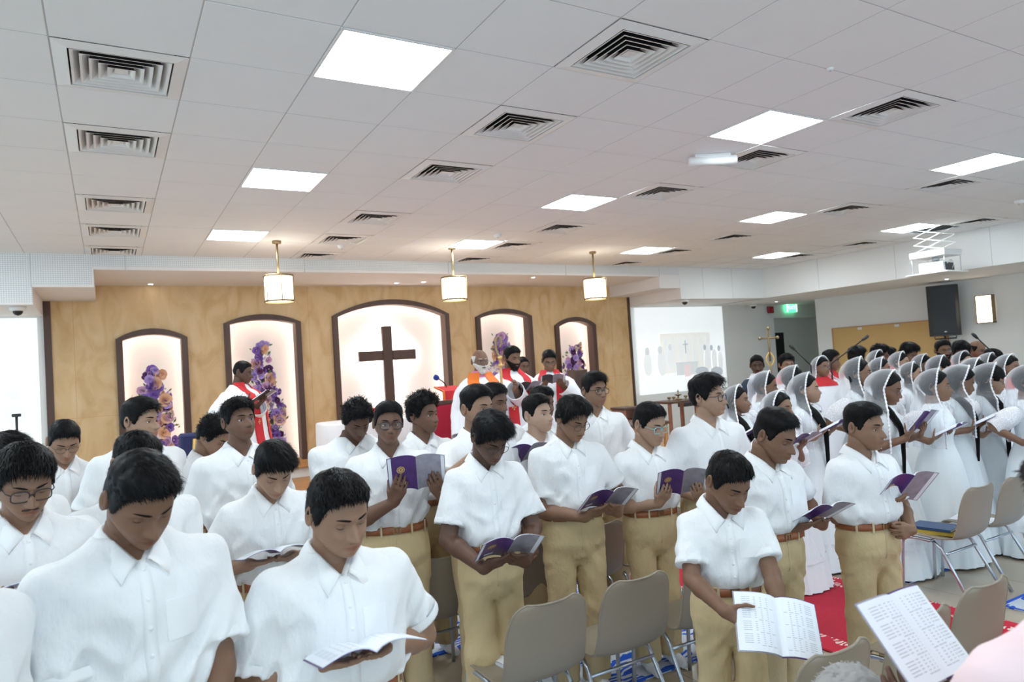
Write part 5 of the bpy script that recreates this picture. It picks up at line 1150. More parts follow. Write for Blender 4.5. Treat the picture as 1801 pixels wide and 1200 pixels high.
# projector on a scissor lift
t = empty('projector_lift', (11.1, 2.1, 0), R(90)); tag(t, 'scissor lift hanging from the ceiling opening at the right', 'lift')
M = MB(); M.box((-.3, -.3, CEIL+.08), (.3, .3, CEIL+.085)); M.build('dark_opening', [M_void], t)
zt, zb_ = CEIL+.02, 3.17; n = 3
for y in (-.2, .2):
    for k in range(n):
        za, zc = zt-(zt-zb_)*k/n, zt-(zt-zb_)*(k+1)/n
        for s_ in (-1, 1): M = MB(); M.tube([(s_*.2, y, za), (-s_*.2, y+.012*s_, zc)], .011, 6, flat=.5); M.build('scissor_arm', [M_ventw], t)
M = MB(); M.bbox((-.26, -.24, 3.08), (.26, .24, 3.17), .005); M.build('upper_plate', [M_ventw], t)
for x in (-.24, .24):
    for y in (-.22, .22): M = MB(); M.tube([(x, y, 3.09), (x, y, 2.84)], .005, 6); M.build('hanger_rod', [M_chrome], t)
M = MB(); M.bbox((-.31, -.29, 2.82), (.31, .29, 2.84), .004); M.build('lower_tray', [M_ventw], t); M = MB(); M.tube([(0, 0, 3.09), (0, 0, 3.02)], .05, 12); M.build('mount', [M_chrome], t)
t = empty('projector', (11.1, 2.1, 2.842), R(8)); tag(t, 'white projector with a black side sitting on the scissor lift tray', 'projector'); M = MB(); M.bbox((-.21, -.17, 0), (.21, .17, .15), .012); M.build('case', [M_ventw], t)
M = MB(); M.bbox((-.18, -.178, .01), (.19, -.168, .14), .004); M.build('black_panel', [M_black], t); M = MB(); M.lathe([(0, .05), (.04, .05), (.05, 0)], 18, M=Tm((.21, 0, .08), (0, R(90), 0))); M.build('lens', [M_black], t); M = MB(); M.tube(spline([(.1, -.18, .05), (.06, -.22, .12), (.0, -.2, .18), (-.08, -.18, .12)], 14), .006, 6); M.build('cable', [M_ventw], t)

# ---------------------------------------------------------------- stage and its furniture
ST = .30
sg = struct(solid('stage_platform', [((-.4, 2.35, 0), (8.9, YW-.05, ST))], M_plaster)); M = MB(); M.bbox((-.42, 2.30, ST-.10), (8.92, 2.38, ST+.002), .01); M.box((-.4, 2.38, ST), (8.9, YW-.05, ST+.004)); M.build('stage_edge', [M_owood], sg)
def frame_table(name, label, cat, x, y, w, d, h, top_m, leg_m, rz=0, z=0, cloth=None, tt=.035):
    t = empty(name, (x, y, z), rz); tag(t, label, cat); M = MB(); M.bbox((-w/2, -d/2, h-tt), (w/2, d/2, h), .006); M.build('table_top', [top_m], t)
    for sx in (-1, 1):
        for sy in (-1, 1): M = MB(); M.bbox((sx*(w/2-.04)-.022, sy*(d/2-.04)-.022, 0), (sx*(w/2-.04)+.022, sy*(d/2-.04)+.022, h-tt), .004); M.build('leg', [leg_m], t)
    return t
t = empty('altar_table', (3.35, 4.7, ST)); tag(t, 'altar table covered with a white cloth behind the congregation', 'table'); M = MB(); M.bbox((-.88, -.32, .70), (.88, .32, .975), .01); M.build('table_top', [M_dwood], t)
M = MB(); n = 96; a = np.arange(n)*2*math.pi/n; p = 6; r = (np.abs(np.cos(a)/.97)**p+np.abs(np.sin(a)/.40)**p)**(-1/p); rows = []
for z, o in ((.985, -.02), (.988, .0), (.97, .012), (.5, .02), (.04, .035)): rr = r+o*(1+.6*np.sin(a*22)*(z < .9)); rows.append(np.stack([np.cos(a)*rr, np.sin(a)*rr, np.full(n, z)], 1))
M.add(np.concatenate(rows), [grid_quads(5, n, True)[:, ::-1], [list(range(n))]], 0, True); M.build('white_cloth', [M_tablecloth], t)
for k, (px, py, lab) in enumerate(((655, 716, 'red cloth bundle on the white altar table behind the boys'), (770, 710, 'small red covered book stand on the altar table'))):
    P = on_y(px, py, 4.6); t = empty('red_book_stand', (P[0], 4.6, ST+.99)); tag(t, lab, 'book stand'); M = MB(); V = np.array([(-.13, -.1, 0), (.13, -.1, 0), (.13, .1, 0), (-.13, .1, 0), (-.12, .04, .14), (.12, .04, .14)]); M.add(V, [[(0, 1, 5, 4), (2, 3, 4, 5)], [(0, 4, 3), (1, 2, 5)]], 0); M.build('stand_cloth', [M_red], t); M = MB(); cross_patch(M, 0, -.06, .06, .03); M.build('gold_cross', [M_gold], t)
# reading desk with red frontal and microphone
P = on_y(790, 690, 3.6); t = empty('reading_desk', (P[0], 3.6, ST)); tag(t, 'reading desk draped in red with an orange border and a gold cross', 'lectern'); zt = P[2]-ST
M = MB(); M.bbox((-.06, -.06, 0), (.06, .06, zt), .01); M.bbox((-.18, -.15, 0), (.18, .15, .05), .01); M.build('post', [M_dwood], t)
M = MB(); V = np.array([(-.14, -.13, zt+.02), (.14, -.13, zt+.02), (.14, .12, zt+.07), (-.14, .12, zt+.07), (-.14, -.17, zt-.36), (.14, -.17, zt-.36)]); M.add(V, [[(0, 1, 2, 3), (4, 5, 1, 0)]], 0); V2 = V+np.array((0, .008, -.008)); M.add(V2, [[(3, 2, 1, 0), (0, 1, 5, 4)]], 0); fr_ = M.build('red_frontal', [M_red], t)
M = MB(); 
for x0, x1 in ((-.14, -.115),): V = np.array([(x0, -.136, zt+.023), (x1, -.136, zt+.023), (x1, .12, zt+.074), (x0, .12, zt+.074), (x0, -.176, zt-.36), (x1, -.176, zt-.36)]); M.add(V, [[(0, 1, 2, 3), (4, 5, 1, 0)]], 0)
M.build('orange_border', [M_orange], t); M = MB(); cross_patch(M, .03, -.172, zt-.12, .045); M.build('gold_cross', [M_gold], t)
M = MB(); M.tube(spline([(.0, .05, zt+.02), (-.03, .04, zt+.10), (-.13, .0, zt+.17)], 12), .007, 6); M.build('gooseneck', [M_black], t); M = MB(); M.tube(spline([(-.13, 0, zt+.165), (-.16, -.01, zt+.18), (-.185, -.015, zt+.19)], 6), [.022, .03, .032, .032, .028, .012], 12); M.build('blue_foam_windscreen', [mat('blue_foam', (.02, .05, .30), .9)], t)
# crimson high-backed chair
P = on_y(787, 720, 3.2); t = empty('armchair', (P[0]-.02, 3.2, ST)); tag(t, 'dark wooden armchair with crimson velvet back on the stage', 'chair'); zt = P[2]-ST+.10
M = MB(); M.bbox((-.20, -.04, .50), (.20, .03, zt-.03), .02); M.build('backrest', [M_crimson], t); M = MB(); 
for x in (-.235, .20): M.bbox((x, -.045, 0), (x+.035, .035, zt), .006)
M.bbox((-.2, -.045, zt-.045), (.2, .035, zt), .006); M.build('back_frame', [M_dwood], t); M = MB(); M.bbox((-.22, .03, .40), (.22, .46, .48), .02); M.build('seat', [M_crimson], t)
for x in (-.22, .18): M = MB(); M.bbox((x, .42, 0), (x+.04, .46, .64), .005); M.build('leg', [M_dwood], t)
for x in (-.225, .185): M = MB(); M.bbox((x, .0, .62), (x+.045, .48, .66), .008); M.build('armrest', [M_dwood], t)
# dark wooden pulpit on the right of the stage
P = on_y(1000, 689, 3.9); Pt = on_y(1021, 650, 3.9); t = empty('pulpit', (P[0], 3.9, ST)); tag(t, 'dark wooden pulpit desk in front of the rightmost priest', 'pulpit'); z1 = P[2]-ST
M = MB(); M.bbox((-.34, -.22, z1-.08), (.36, .22, z1), .01); M.build('desk_top', [M_dwood], t); M = MB(); M.bbox((.10, -.02, z1), (.32, .16, Pt[2]-ST), .01); M.build('raised_back', [M_dwood], t); M = MB(); M.bbox((-.30, -.17, .0), (.32, .17, z1-.08), .008); M.build('pedestal', [M_tablecloth], t)
M = MB(); M.bbox((-.14, -.185, .2), (.10, -.172, z1-.09), .003); M.build('navy_frontal', [mat('navy_velvet', (.012, .016, .10), .8)], t); M = MB(); 
M.tube(spline([(-.10, -.192, z1-.32), (-.02, -.192, z1-.38), (.06, -.192, z1-.30), (.06, -.192, z1-.16), (.02, -.192, z1-.55)], 24), .014, 6); M.build('gold_braid', [M_gold], t)
t = empty('desk_speaker', (P[0]+.02, 3.8, ST+z1+.002)); tag(t, 'small black device on the pulpit desk', 'device'); M = MB(); M.bbox((-.06, -.04, 0), (.06, .04, .05), .008); M.build('device_case', [M_black], t); M = MB(); M.bbox((-.04, -.045, .012), (.04, -.04, .038), .001); M.build('front_panel', [M_blackm], t)
# side furniture right of the stage
P = on_y(1100, 716, 3.3); t = empty('wooden_stand', (P[0], 3.3, 0)); tag(t, 'low wooden stand with an open shelf beside the tan wall end', 'stand'); z1 = P[2]
M = MB(); M.bbox((-.14, -.14, z1-.03), (.14, .14, z1), .006); M.build('stand_top', [M_dwood], t)
for x in (-.13, .10): M = MB(); M.bbox((x, -.13, 0), (x+.03, .13, z1-.03), .005); M.build('side_panel', [M_rwood], t)
M = MB(); M.bbox((-.10, -.12, z1-.18), (.10, .12, z1-.16), .003); M.build('shelf', [M_rwood], t)
P = on_y(1110, 744, 2.6); t = frame_table('side_desk', 'orange oak desk with a dark edge right of the stage', 'desk', P[0]+.08, 2.6, .62, .45, P[2], M_dwood, M_owood); M = MB(); M.bbox((-.29, -.2, P[2]-.16), (.29, -.18, P[2]-.036), .004); M.build('drawer_front', [M_owood], t)
P = on_y(1188, 704, 4.0); t = frame_table('side_table', 'slim dark side table under the right projection screen', 'table', P[0], 4.0, .60, .38, P[2], M_dwood, M_rwood)
t = empty('brass_lamp', (P[0]+.06, 4.0, P[2]+.002)); tag(t, 'small brass oil lamp with a cross on top on the side table', 'lamp'); M = MB(); M.lathe([(0, 0), (.05, 0), (.05, .012), (.012, .03), (.010, .05), (.05, .07), (.055, .078), (.02, .082), (.0, .085)], 18); M.build('lamp_body', [M_brass], t); M = MB(); M.box((-.005, -.004, .085), (.005, .004, .15)); M.box((-.02, -.004, .12), (.02, .004, .13)); M.build('finial_cross', [M_brass], t)
for k, dx in enumerate((-.14, -.05, .19)): t = empty('brass_cup', (P[0]+dx, 3.98, P[2]+.002)); tag(t, ['leftmost tiny brass cup on the side table', 'tiny brass cup touching the left of the oil lamp', 'tiny brass cup right of the oil lamp'][k], 'cup', 'cups on the side table'); M = MB(); M.lathe([(0, 0), (.022, 0), (.008, .01), (.008, .02), (.026, .03), (.028, .055), (.024, .055), (.0, .03)], 12); M.build('cup_body', [M_brass], t); M = MB(); M.lathe([(0, .05), (.02, .05)], 10); M.build('contents', [M_crimson], t)
P = on_y(1235, 708, 4.4); t = empty('dark_rail', (P[0], 4.4, 0)); tag(t, 'dark horizontal rail on posts below the right screen', 'rail'); M = MB(); M.bbox((-.5, -.03, P[2]-.035), (.55, .03, P[2]+.03), .006); M.build('top_rail', [M_black], t)
for x in (-.45, .5): M = MB(); M.bbox((x-.02, -.02, 0), (x+.02, .02, P[2]-.035), .003); M.build('post', [M_black], t)
P = on_y(345, 770, 4.4); t = empty('covered_stool', (P[0], 4.4, ST)); tag(t, 'stool under a navy and gold cloth behind the left boys', 'stool'); M = MB(); M.bbox((-.16, -.15, .0), (.16, .15, P[2]-ST+.05), .02); M.build('cloth_cover', [mat('navy_brocade', (.02, .025, .10), .8)], t)
for x in (-.10, .02): M = MB(); M.tube([(x, -.158, .1), (x+.07, -.158, P[2]-ST)], .018, 6); M.build('gold_stripe', [M_gold], t)
# flower towers in the niches
def rose_mesh(mt, seed):
    M = MB(); rs = np.random.RandomState(seed)
    for layer, (n, r, tilt, zz) in enumerate(((3, .35, 75, .30), (5, .62, 52, .16), (6, 1.0, 24, .0))):
        for k in range(n):
            a = k*2*math.pi/n+layer*.6+rs.rand()*.3; c, s = math.cos(a), math.sin(a); L = .9*r; w = .42*r+.12; tl = R(tilt)
            pts = []
            for (u, v, b) in ((0, 0, 0), (.5, -1, .06), (.5, 1, .06), (1, -.6, .02), (1, .6, .02), (.55, 0, -.08), (1.05, 0, .05)):
                x = .10+u*L*math.cos(tl); z = zz+u*L*math.sin(tl)+b*.6; y = v*w; pts.append((c*x-s*y, s*x+c*y, z))
            M.add(np.array(pts), [[(0, 1, 5), (0, 5, 2), (1, 3, 6), (1, 6, 5), (5, 6, 4), (5, 4, 2)]], 0, True)
    return M.build('flower', [mt]).data
FM = [mat('petal_'+k, c, .7) for k, c in dict(lilac=(.50, .36, .72), violet=(.26, .13, .48), plum=(.11, .03, .13), peach=(.80, .50, .33), cream=(.82, .70, .55), pink=(.66, .40, .60)).items()]
fl_me = []
for k, m_ in enumerate(FM):
    me_ = rose_mesh(m_, k); o_ = [o for o in col.objects if o.data == me_][0]; bpy.data.objects.remove(o_); fl_me.append(me_)
M_leaf = mat('green_leaf', (.10, .20, .07), .6)
def flower_tower(name_px, Y, label, spine, hw, count, seed):
    rs = np.random.RandomState(seed); P = [on_y(x, y, Y) for x, y in spine]; base = P[-1]; t = empty('flower_arrangement', (base[0], Y, ST+.004)); tag(t, label, 'flowers', 'flower towers in the niches')
    S = spline([p-np.array((base[0], Y, ST)) for p in P], 40)
    for k in range(count):
        u = rs.rand()**.85; c = S[int(u*39)]; wd = hw*(.35+.65*min(1, u*2.2+.1)); a = rs.rand()*2*math.pi; r_ = wd*math.sqrt(rs.rand()); off = np.array((math.cos(a)*r_, -abs(math.sin(a))*r_*.7-.01, rs.normal(0, .03)))
        kind = rs.choice(6, p=(.30, .22, .10, .16, .10, .12)); big = kind in (3, 4); o = link('flower', fl_me[kind], t); o.location = c+off; sc = (.080 if big else .062)*(.7+.6*rs.rand()); o.scale = (sc,)*3; o.rotation_euler = (R(60+rs.rand()*50), 0, rs.normal(0, .6)+off[0]*4)
    M = MB()
    for k in range(int(count*.9)):
        u = rs.rand(); c = S[int(u*39)]; a = rs.rand()*2*math.pi; r_ = hw*(.6+.6*rs.rand())*(.5+.5*min(1, u*2.5)); b = c+np.array((math.cos(a)*r_, -abs(math.sin(a))*r_*.5, rs.normal(0, .04))); d = nrm(np.array((math.cos(a)*.9, -.5*rs.rand(), .9+rs.normal(0, .5)))); s_ = nrm(np.cross(d, (0, 1, .3))); L = .035+.05*rs.rand()
        M.add(np.array([b, b+d*L*.5+s_*L*.2, b+d*L, b+d*L*.5-s_*L*.2]), [[(0, 1, 2, 3)]], int(k % 3 == 0), True)
    tag(M.build('foliage', [M_leaf, FM[0]], t), kind='stuff')
    M = MB(); M.tube(S[::3], .03, 8); M.build('stem_core', [M_leaf], t); M = MB(); M.tube([(0, 0, 0), tuple(S[-1])], .02, 8); M.lathe([(0, .02), (.14, .015), (.15, 0)], 20); M.build('stand', [M_blackm], t)
flower_tower(0, YW-.30, 'tall purple and peach flower tower before the leftmost niche', [(272, 655), (270, 690), (280, 730), (290, 775), (300, 815)], .19, 105, 1)
flower_tower(0, YW-.30, 'tallest purple and peach flower tower beside the left priest', [(458, 608), (460, 660), (475, 710), (478, 760), (472, 800)], .19, 130, 2)
flower_tower(0, YW-.30, 'lilac flower tower partly hidden behind the gold topped staff', [(878, 592), (880, 625), (884, 660), (886, 690)], .22, 90, 3)
flower_tower(0, YW-.30, 'purple and cream flower tower before the rightmost niche', [(1011, 612), (1008, 635), (1006, 665), (1004, 700)], .22, 90, 4)
# ---------------------------------------------------------------- mats and chairs
def floor_mat(label, x0, x1, y0, y1, m1, m2, cat='mat'):
    t = empty('floor_mat', ((x0+x1)/2, (y0+y1)/2, 0)); tag(t, label, cat, 'woven mats and runners on the floor'); w, d = (x1-x0)/2, (y1-y0)/2; M = MB(); M.bbox((-w, -d, .001), (w, d, .008), .002); M.build('weave', [m1], t); M = MB()
    for lo, hi in (((-w, -d), (w, -d+.022)), ((-w, d-.022), (w, d)), ((-w, -d), (-w+.022, d)), ((w-.022, -d), (w, d))): M.box((*lo, .008), (*hi, .0105))
    M.build('binding', [m2], t); return t
for k, (y0, nm) in enumerate(((-1.66, 'nearest blue floral mat at the left, under the front boys'), (-.58, 'blue floral mat behind the first visible row of chairs, left of the aisle'), (.50, 'blue floral mat under the second row of chairs'), (1.58, 'farthest blue floral mat left of the red aisle carpet'))): floor_mat(nm, -.3, 3.75, y0, y0+.60, M_matblue, M_matedge)
for k, (y0, nm) in enumerate(((-1.80, 'blue floral mat at the right edge of the frame'), (-.58, 'blue floral mat under the girls right of the aisle'), (.50, 'blue floral mat hidden under the back rows of girls'))): floor_mat(nm, 5.38, 9.0, y0, y0+.60, M_matblue, M_matedge)
t = empty('aisle_carpet', (4.53, 0, 0)); tag(t, 'long red aisle carpet with cream patterned borders', 'carpet'); M = MB(); M.bbox((-.65, -3.2, .001), (.60, 2.6, .009), .002); M.build('carpet_pile', [M_matred], t)
for x in (-.64, .41): M = MB(); M.box((x, -3.18, .009), (x+.18, 2.58, .0105)); M.build('patterned_border', [M_matredp], t)
def chair_parts():
    path = spline([(.0, .235, .395), (0, .225, .425), (0, .16, .437), (0, .0, .425), (0, -.12, .425), (0, -.185, .455), (0, -.215, .54), (0, -.235, .66), (0, -.262, .775), (0, -.270, .80)], 40)
    n = 21; u = np.linspace(-1, 1, n); s = np.concatenate([[0], np.cumsum(np.linalg.norm(np.diff(path, axis=0), axis=1))]); s = s/s[-1]
    hw = np.interp(s, [0, .03, .10, .40, .55, .80, .90, .96, .985, 1], [.155, .185, .212, .205, .215, .212, .203, .185, .160, .120]); T = nrm(np.gradient(path, axis=0)); Nn = np.stack([0*T[:, 0], -T[:, 2], T[:, 1]], 1)
    Nn = np.where((Nn@np.array((0, .6, .6)))[:, None] < 0, -Nn, Nn); bend = .030*np.interp(s, [0, .1, .4, .6, 1], [-.5, .3, .55, 1, .7])
    V = path[:, None]+u[None, :, None]*hw[:, None, None]*np.array((1, 0, 0))+Nn[:, None]*(bend[:, None]*np.abs(u)**2.6)[..., None]
    V2 = V-Nn[:, None]*.007; k = len(path); M = MB(); Q = grid_quads(k, n); M.add(V.reshape(-1, 3), [Q], 0, True); M.add(V2.reshape(-1, 3), [Q[:, ::-1]], 0, True)
    o = np.arange(k*n).reshape(k, n); loop = np.concatenate([o[0], o[1:, -1], o[-1, -2::-1], o[-2:0:-1, 0]]); m = len(loop); A = V.reshape(-1, 3)[loop]; B = V2.reshape(-1, 3)[loop]; C = (A+B)/2; ctr = V.reshape(-1, 3).mean(0)
    M.add(np.vstack([A, B]), [[(i, (i+1) % m, (i+1) % m+m, i+m) for i in range(m)]], 0, True); M.add(V.reshape(-1, 3)*0+0, [], 0)
    R_ = MB(); R_.tube(C, .0058, 6, closed=True)
    legs = []
    for sx in (-1, 1):
        f = MB(); f.tube(spline([(sx*.19, .02, .405), (sx*.195, .14, .408), (sx*.20, .195, .395), (sx*.203, .215, .34), (sx*.21, .235, .0)], 18), .0115, 8); legs.append(f)
        b = MB(); b.tube([(sx*.19, .0, .405), (sx*.197, -.06, .36), (sx*.215, -.25, .0)], .0115, 8); legs.append(b)
    cb = MB(); cb.tube([(-.19, .03, .400), (.19, .03, .400)], .010, 8); cb.tube([(-.197, -.09, .33), (.197, -.09, .33)], .009, 8)
    return M, R_, legs, cb
cp = chair_parts(); CHM = {}
def chair(x, y, label, rz=0.0, group='taupe plastic chairs in rows'):
    t = empty('stacking_chair', (x, y, 0), rz); tag(t, label, 'chair', group)
    if not CHM:
        CHM['s'] = cp[0].build('shell', [M_chair], t); CHM['r'] = cp[1].build('rim', [M_chair], t); CHM['l'] = [l_.build('leg', [M_chrome], t) for l_ in cp[2]]; CHM['c'] = cp[3].build('crossbar', [M_chrome], t)
    else:
        link('shell', CHM['s'].data, t); link('rim', CHM['r'].data, t); [link('leg', l_.data, t) for l_ in CHM['l']]; link('crossbar', CHM['c'].data, t)
    return t
RA = -.87
for x, y, lb in ((1.83, RA, 'taupe plastic chair standing alone in the lower middle with its back to the camera'), (2.335, RA, 'taupe plastic chair right of the lower middle one, left of the small boy'), (2.86, RA, 'taupe chair whose seat edge shows behind the smallest boy'),
                 (5.43, RA, 'taupe chair with books on its seat before the girls'), (5.955, RA, 'taupe chair at the right edge before the girls, its seat holding a booklet'), (3.38, -1.90, 'taupe chair behind the large open booklet at the lower right'), (2.33, -1.93, 'taupe chair cut off by the lower frame edge beside the grey hair'), (2.86, -1.93, 'taupe chair behind the grey haired head at the bottom, mostly out of frame'),
                 (1.80, .13, 'taupe chair left of the dark boy with the low booklet'), (2.335, .13, 'taupe chair just right of the dark boy with the low booklet'), (2.87, .13, 'taupe chair between the two boys with brown belts at centre'), (2.25, 1.17, 'farthest visible taupe chair behind the left of the dark boy'), (3.4, .13, 'taupe chair hidden behind the boy with teal spectacles')):
    chair(x, y, lb)
def closed_book(x, y, z, rz, label, mt, cat='book', s=(.10, .14, .022), group=None):
    t = empty('book', (x, y, z), rz); tag(t, label, cat, group); M = MB(); M.box((-s[0]+.004, -s[1]+.004, .002), (s[0]-.004, s[1]-.004, s[2]-.002)); M.build('page_block', [M_paper], t); M = MB(); M.box((-s[0], -s[1], 0), (s[0], s[1], .002)); M.box((-s[0], -s[1], s[2]-.002), (s[0], s[1], s[2])); M.box((-s[0], -s[1], 0), (-s[0]+.003, s[1], s[2])); M.build('cover', [mt], t); return t
closed_book(5.40, -.82, .4300, .3, 'thick book with yellow cover edge under the blue one on the chair', mat('ochre_cover', (.55, .38, .05), .5), s=(.09, .12, .03)); closed_book(5.40, -.80, .462, .15, 'dark blue book on top of the stack on the chair', mat('navy_cover', (.02, .06, .16), .4), s=(.10, .14, .018)); closed_book(5.93, -.80, .43, .2, 'white booklet lying on the seat of the rightmost chair', M_paper, s=(.10, .14, .012)); closed_book(1.78, -.80, .43, .2, 'white booklet lying on the lower middle chair', M_paper, s=(.05, .09, .02))
# ---------------------------------------------------------------- the congregation
SK = dict(a=(.27, .145, .088), b=(.40, .235, .150), c=(.155, .080, .052), d=(.33, .185, .115), e=(.48, .30, .20), f=(.21, .11, .07))
boy(245, 790, 1.78, 14, 'boy at the lower left with head deeply bowed, nearest the camera', head=(10, 36, 2), hair='short', hs=.97, tone=SK['a'], arm='clasp', openness=.12, seed=8, bw=1.06, stub=.15)
boy(590, 822, 2.06, 16, 'plump faced boy in the lower middle reading a white open booklet', head=(14, 20, 3), hair='short', tone=SK['b'], book=(642, 1142), arm='under', tilt=12, fat=1, fatb=1.15, bw=1.10, armfat=1.18, openness=.15, seed=5, bookd=.20, booklabel='white open booklet held low by the plump faced boy in the lower middle')
boy(-135, 835, 1.42, 30, 'boy cut off by the left edge, only his sleeve and arm in frame', head=(0, 20, 0), hair='short', tone=SK['f'], arm='down', seed=9, bw=1.06)
boy(43, 775, 2.35, 8, 'boy with dark rimmed spectacles and thin moustache at the left edge', head=(4, 22, 0), hair='flat', tone=SK['d'], glasses='black', moustache=True, book=(62, 1035), arm='read', openness=.15, seed=11, stub=.3, tilt=15, booklabel='booklet held low by the spectacled boy at the left edge')
boy(12, 757, 3.0, 10, 'boy at the far left edge hidden behind the spectacled one', head=(0, 15, 0), hair='thick', tone=SK['d'], arm='clasp', seed=12)
boy(113, 737, 4.1, 10, 'boy with round spectacles looking down before the stone wall', head=(0, 28, 0), hair='short', tone=SK['b'], glasses='wire', arm='clasp', openness=.1, seed=13)
boy(238, 697, 4.1, 30, 'tall boy at the left glancing to the right past the flowers', head=(22, 4, 0), hair='flat', tone=SK['e'], arm='down', openness=.9, seed=14, bw=1.2, hs=1.04)
boy(240, 755, 2.65, 14, 'boy directly behind the nearest one, only forehead and shoulders showing', head=(10, 18, 0), hair='short', tone=SK['b'], arm='clasp', seed=15, bw=1.1)
boy(378, 728, 4.4, 35, 'boy with bowed head half hidden by the boy looking up', head=(20, 32, 0), hair='curly', tone=SK['b'], arm='read', book=(375, 880), seed=16)
boy(419, 697, 3.9, 18, 'boy with raised chin looking up at the left', head=(12, -8, 0), hair='flat', tone=SK['f'], arm='down', openness=.9, seed=17, bw=1.06)
boy(480, 773, 3.15, 12, 'boy with straight black hair reading with head bowed, left of centre', head=(4, 34, 0), hair='flat', tone=SK['e'], arm='under', book=(484, 973), tilt=12, openness=.1, seed=18, bw=1.04, booklabel='open booklet held flat by the straight haired boy left of centre')
boy(627, 700, 4.15, 10, 'dark skinned boy with head bowed before the tan wall', head=(10, 34, 0), hair='curly', tone=SK['c'], arm='clasp', openness=.1, seed=19, bw=1.2, hs=.93, fatb=1.1)
boy(683, 703, 4.0, 8, 'boy in black rimmed spectacles looking ahead over a purple booklet', head=(0, 2, -3), hair='short', tone=SK['f'], glasses='black', arm='read', book=(733, 833), tilt=62, byaw=-12, openness=.8, seed=20, bookd=.30, hs=.97, bw=1.04, booklabel='purple booklet with gold emblem held up by the boy in black spectacles')
boy(742, 687, 4.6, 22, 'boy with tousled curly hair gazing to the right', head=(28, 2, 0), hair='curly', tone=SK['f'], arm='read', book=(765, 835), openness=.8, seed=21, hs=1.05)
boy(836, 675, 4.0, 30, 'boy with faded sides holding a hand to his face', head=(15, 2, 0), hair='fade', tone=SK['b'], arm=(((.085, .15, .80), (-.25, .0, .95), (0, -1, 0), (-1, 0, .2)), 'down'), openness=.8, seed=22, bw=1.08, hs=1.05)
boy(864, 671, 4.7, 30, 'boy behind the one with faded sides, only his dark hair showing', head=(20, 10, 0), hair='short', tone=SK['f'], arm='down', seed=23)
boy(862, 720, 4.0, 16, 'dark skinned boy with thin spectacles bowed over a low purple booklet', head=(14, 34, 0), hair='thick', tone=SK['c'], glasses='dark', arm='under', book=(895, 966), tilt=34, openness=.1, seed=24, hs=.99, bookd=.34, booklabel='purple booklet held below the belt by the dark skinned boy at centre', bw=.88)
boy(940, 692, 4.5, 26, 'fair skinned boy with short hair gazing up to the right', head=(25, -3, 0), hair='fade', tone=(.56, .37, .27), arm='read', book=(925, 800), openness=.9, seed=25, hs=1.0)
boy(948, 677, 5.1, 25, 'boy half hidden behind the fair skinned one', head=(20, 8, 0), hair='short', tone=SK['f'], arm='down', seed=26)
boy(1010, 693, 4.0, 24, 'boy in thin spectacles with moustache reading at centre right', head=(18, 26, 0), hair='thick', tone=SK['d'], glasses='dark', moustache=True, arm='under', book=(1068, 880), tilt=34, openness=.15, seed=27, hs=.98, booklabel='purple booklet held at the belt by the boy in thin spectacles')
boy(1043, 652, 4.9, 16, 'tall boy in round spectacles standing before the wooden desk', head=(22, 2, 0), hair='flat', tone=SK['d'], glasses='black', arm='read', book=(1080, 852), openness=.85, seed=28, hs=.98, bw=.92, tilt=15)
boy(1140, 705, 4.2, 30, 'boy wearing teal spectacles reading in profile', head=(18, 16, 0), hair='short', tone=SK['e'], glasses='teal', arm='read', book=(1200, 850), tilt=50, byaw=-20, openness=.3, seed=29, hs=1.04, fatb=1.05, booklabel='booklet with a white page held up by the boy in teal spectacles')
boy(1240, 655, 4.35, 34, 'tallest boy on the right with black spectacles, looking right', head=(32, 0, 0), hair='thick', tone=SK['e'], glasses='black', arm='read', book=(1290, 850), openness=.9, seed=30, hs=1.04, bw=1.12)
boy(1277, 792, 3.0, 18, 'smallest boy in front on the right holding a low open booklet', head=(20, 30, 0), hair='short', tone=SK['a'], arm=('read', 'read'), axes=((.98, -.16, 0), (.40, .62, .62)), book=(1368, 1103), tilt=12, openness=.12, seed=31, hs=1.03, bw=1.0, bookd=.36, bscale=1.15, booklabel='open booklet with white pages held low by the smallest boy')
boy(1366, 715, 3.55, 42, 'boy in profile with faded hair reading behind the smallest boy', head=(20, 24, 0), hair='fade', tone=SK['a'], arm='under', book=(1442, 905), tilt=30, openness=.15, seed=32, hs=1.10, bw=1.06, booklabel='open booklet held at chest height by the boy in profile', bookd=.12)
boy(1508, 705, 3.75, 44, 'boy at the right reading a tilted purple booklet', head=(18, 6, 0), hair='fade', tone=SK['d'], arm=('under', 'belly'), book=(1590, 862), tilt=48, openness=.7, seed=33, hs=1.03, bw=1.04, bookd=.10, bscale=1.1, booklabel='purple booklet with gold emblem held out by the boy at the right')
# girls in white with veils
def gl(px, py, d, psi, lb, **k): k.setdefault('group', 'girls in white dresses and veils'); k.setdefault('tilt', 28); girl(px, py, d, psi+14, lb, **k)
gl(1560, 648, 5.65, 50, 'girl in pink spectacles and lace edged veil reading, front row', head=(12, 20, 0), glasses='wire', book=(1622, 742), hairside=1, hs=1.12, tilt=50, openness=.2, booklabel='purple booklet with gold emblem held by the veiled girl in spectacles')
gl(1636, 648, 5.9, 56, 'veiled girl with visible profile, second in the front row', head=(16, 4, 0), tone=SK['d'], book=(1672, 757), hs=1.10, openness=.7)
gl(1692, 640, 6.0, 60, 'girl whose veil hides her face between two front row girls', head=(24, 24, 0), book=(1738, 738), hairside=1, hs=1.12, openness=.2)
gl(1738, 637, 6.1, 54, 'girl with a black fringe and clear spectacles under her veil', head=(20, 14, 0), tone=SK['e'], hair='fringe', glasses='wire', book=(1765, 748), hairside=1, hs=1.12, openness=.3)
gl(1801, 640, 5.9, 56, 'veiled girl cut off by the right edge', head=(10, 5, 0), book=(1840, 760), hs=1.12)
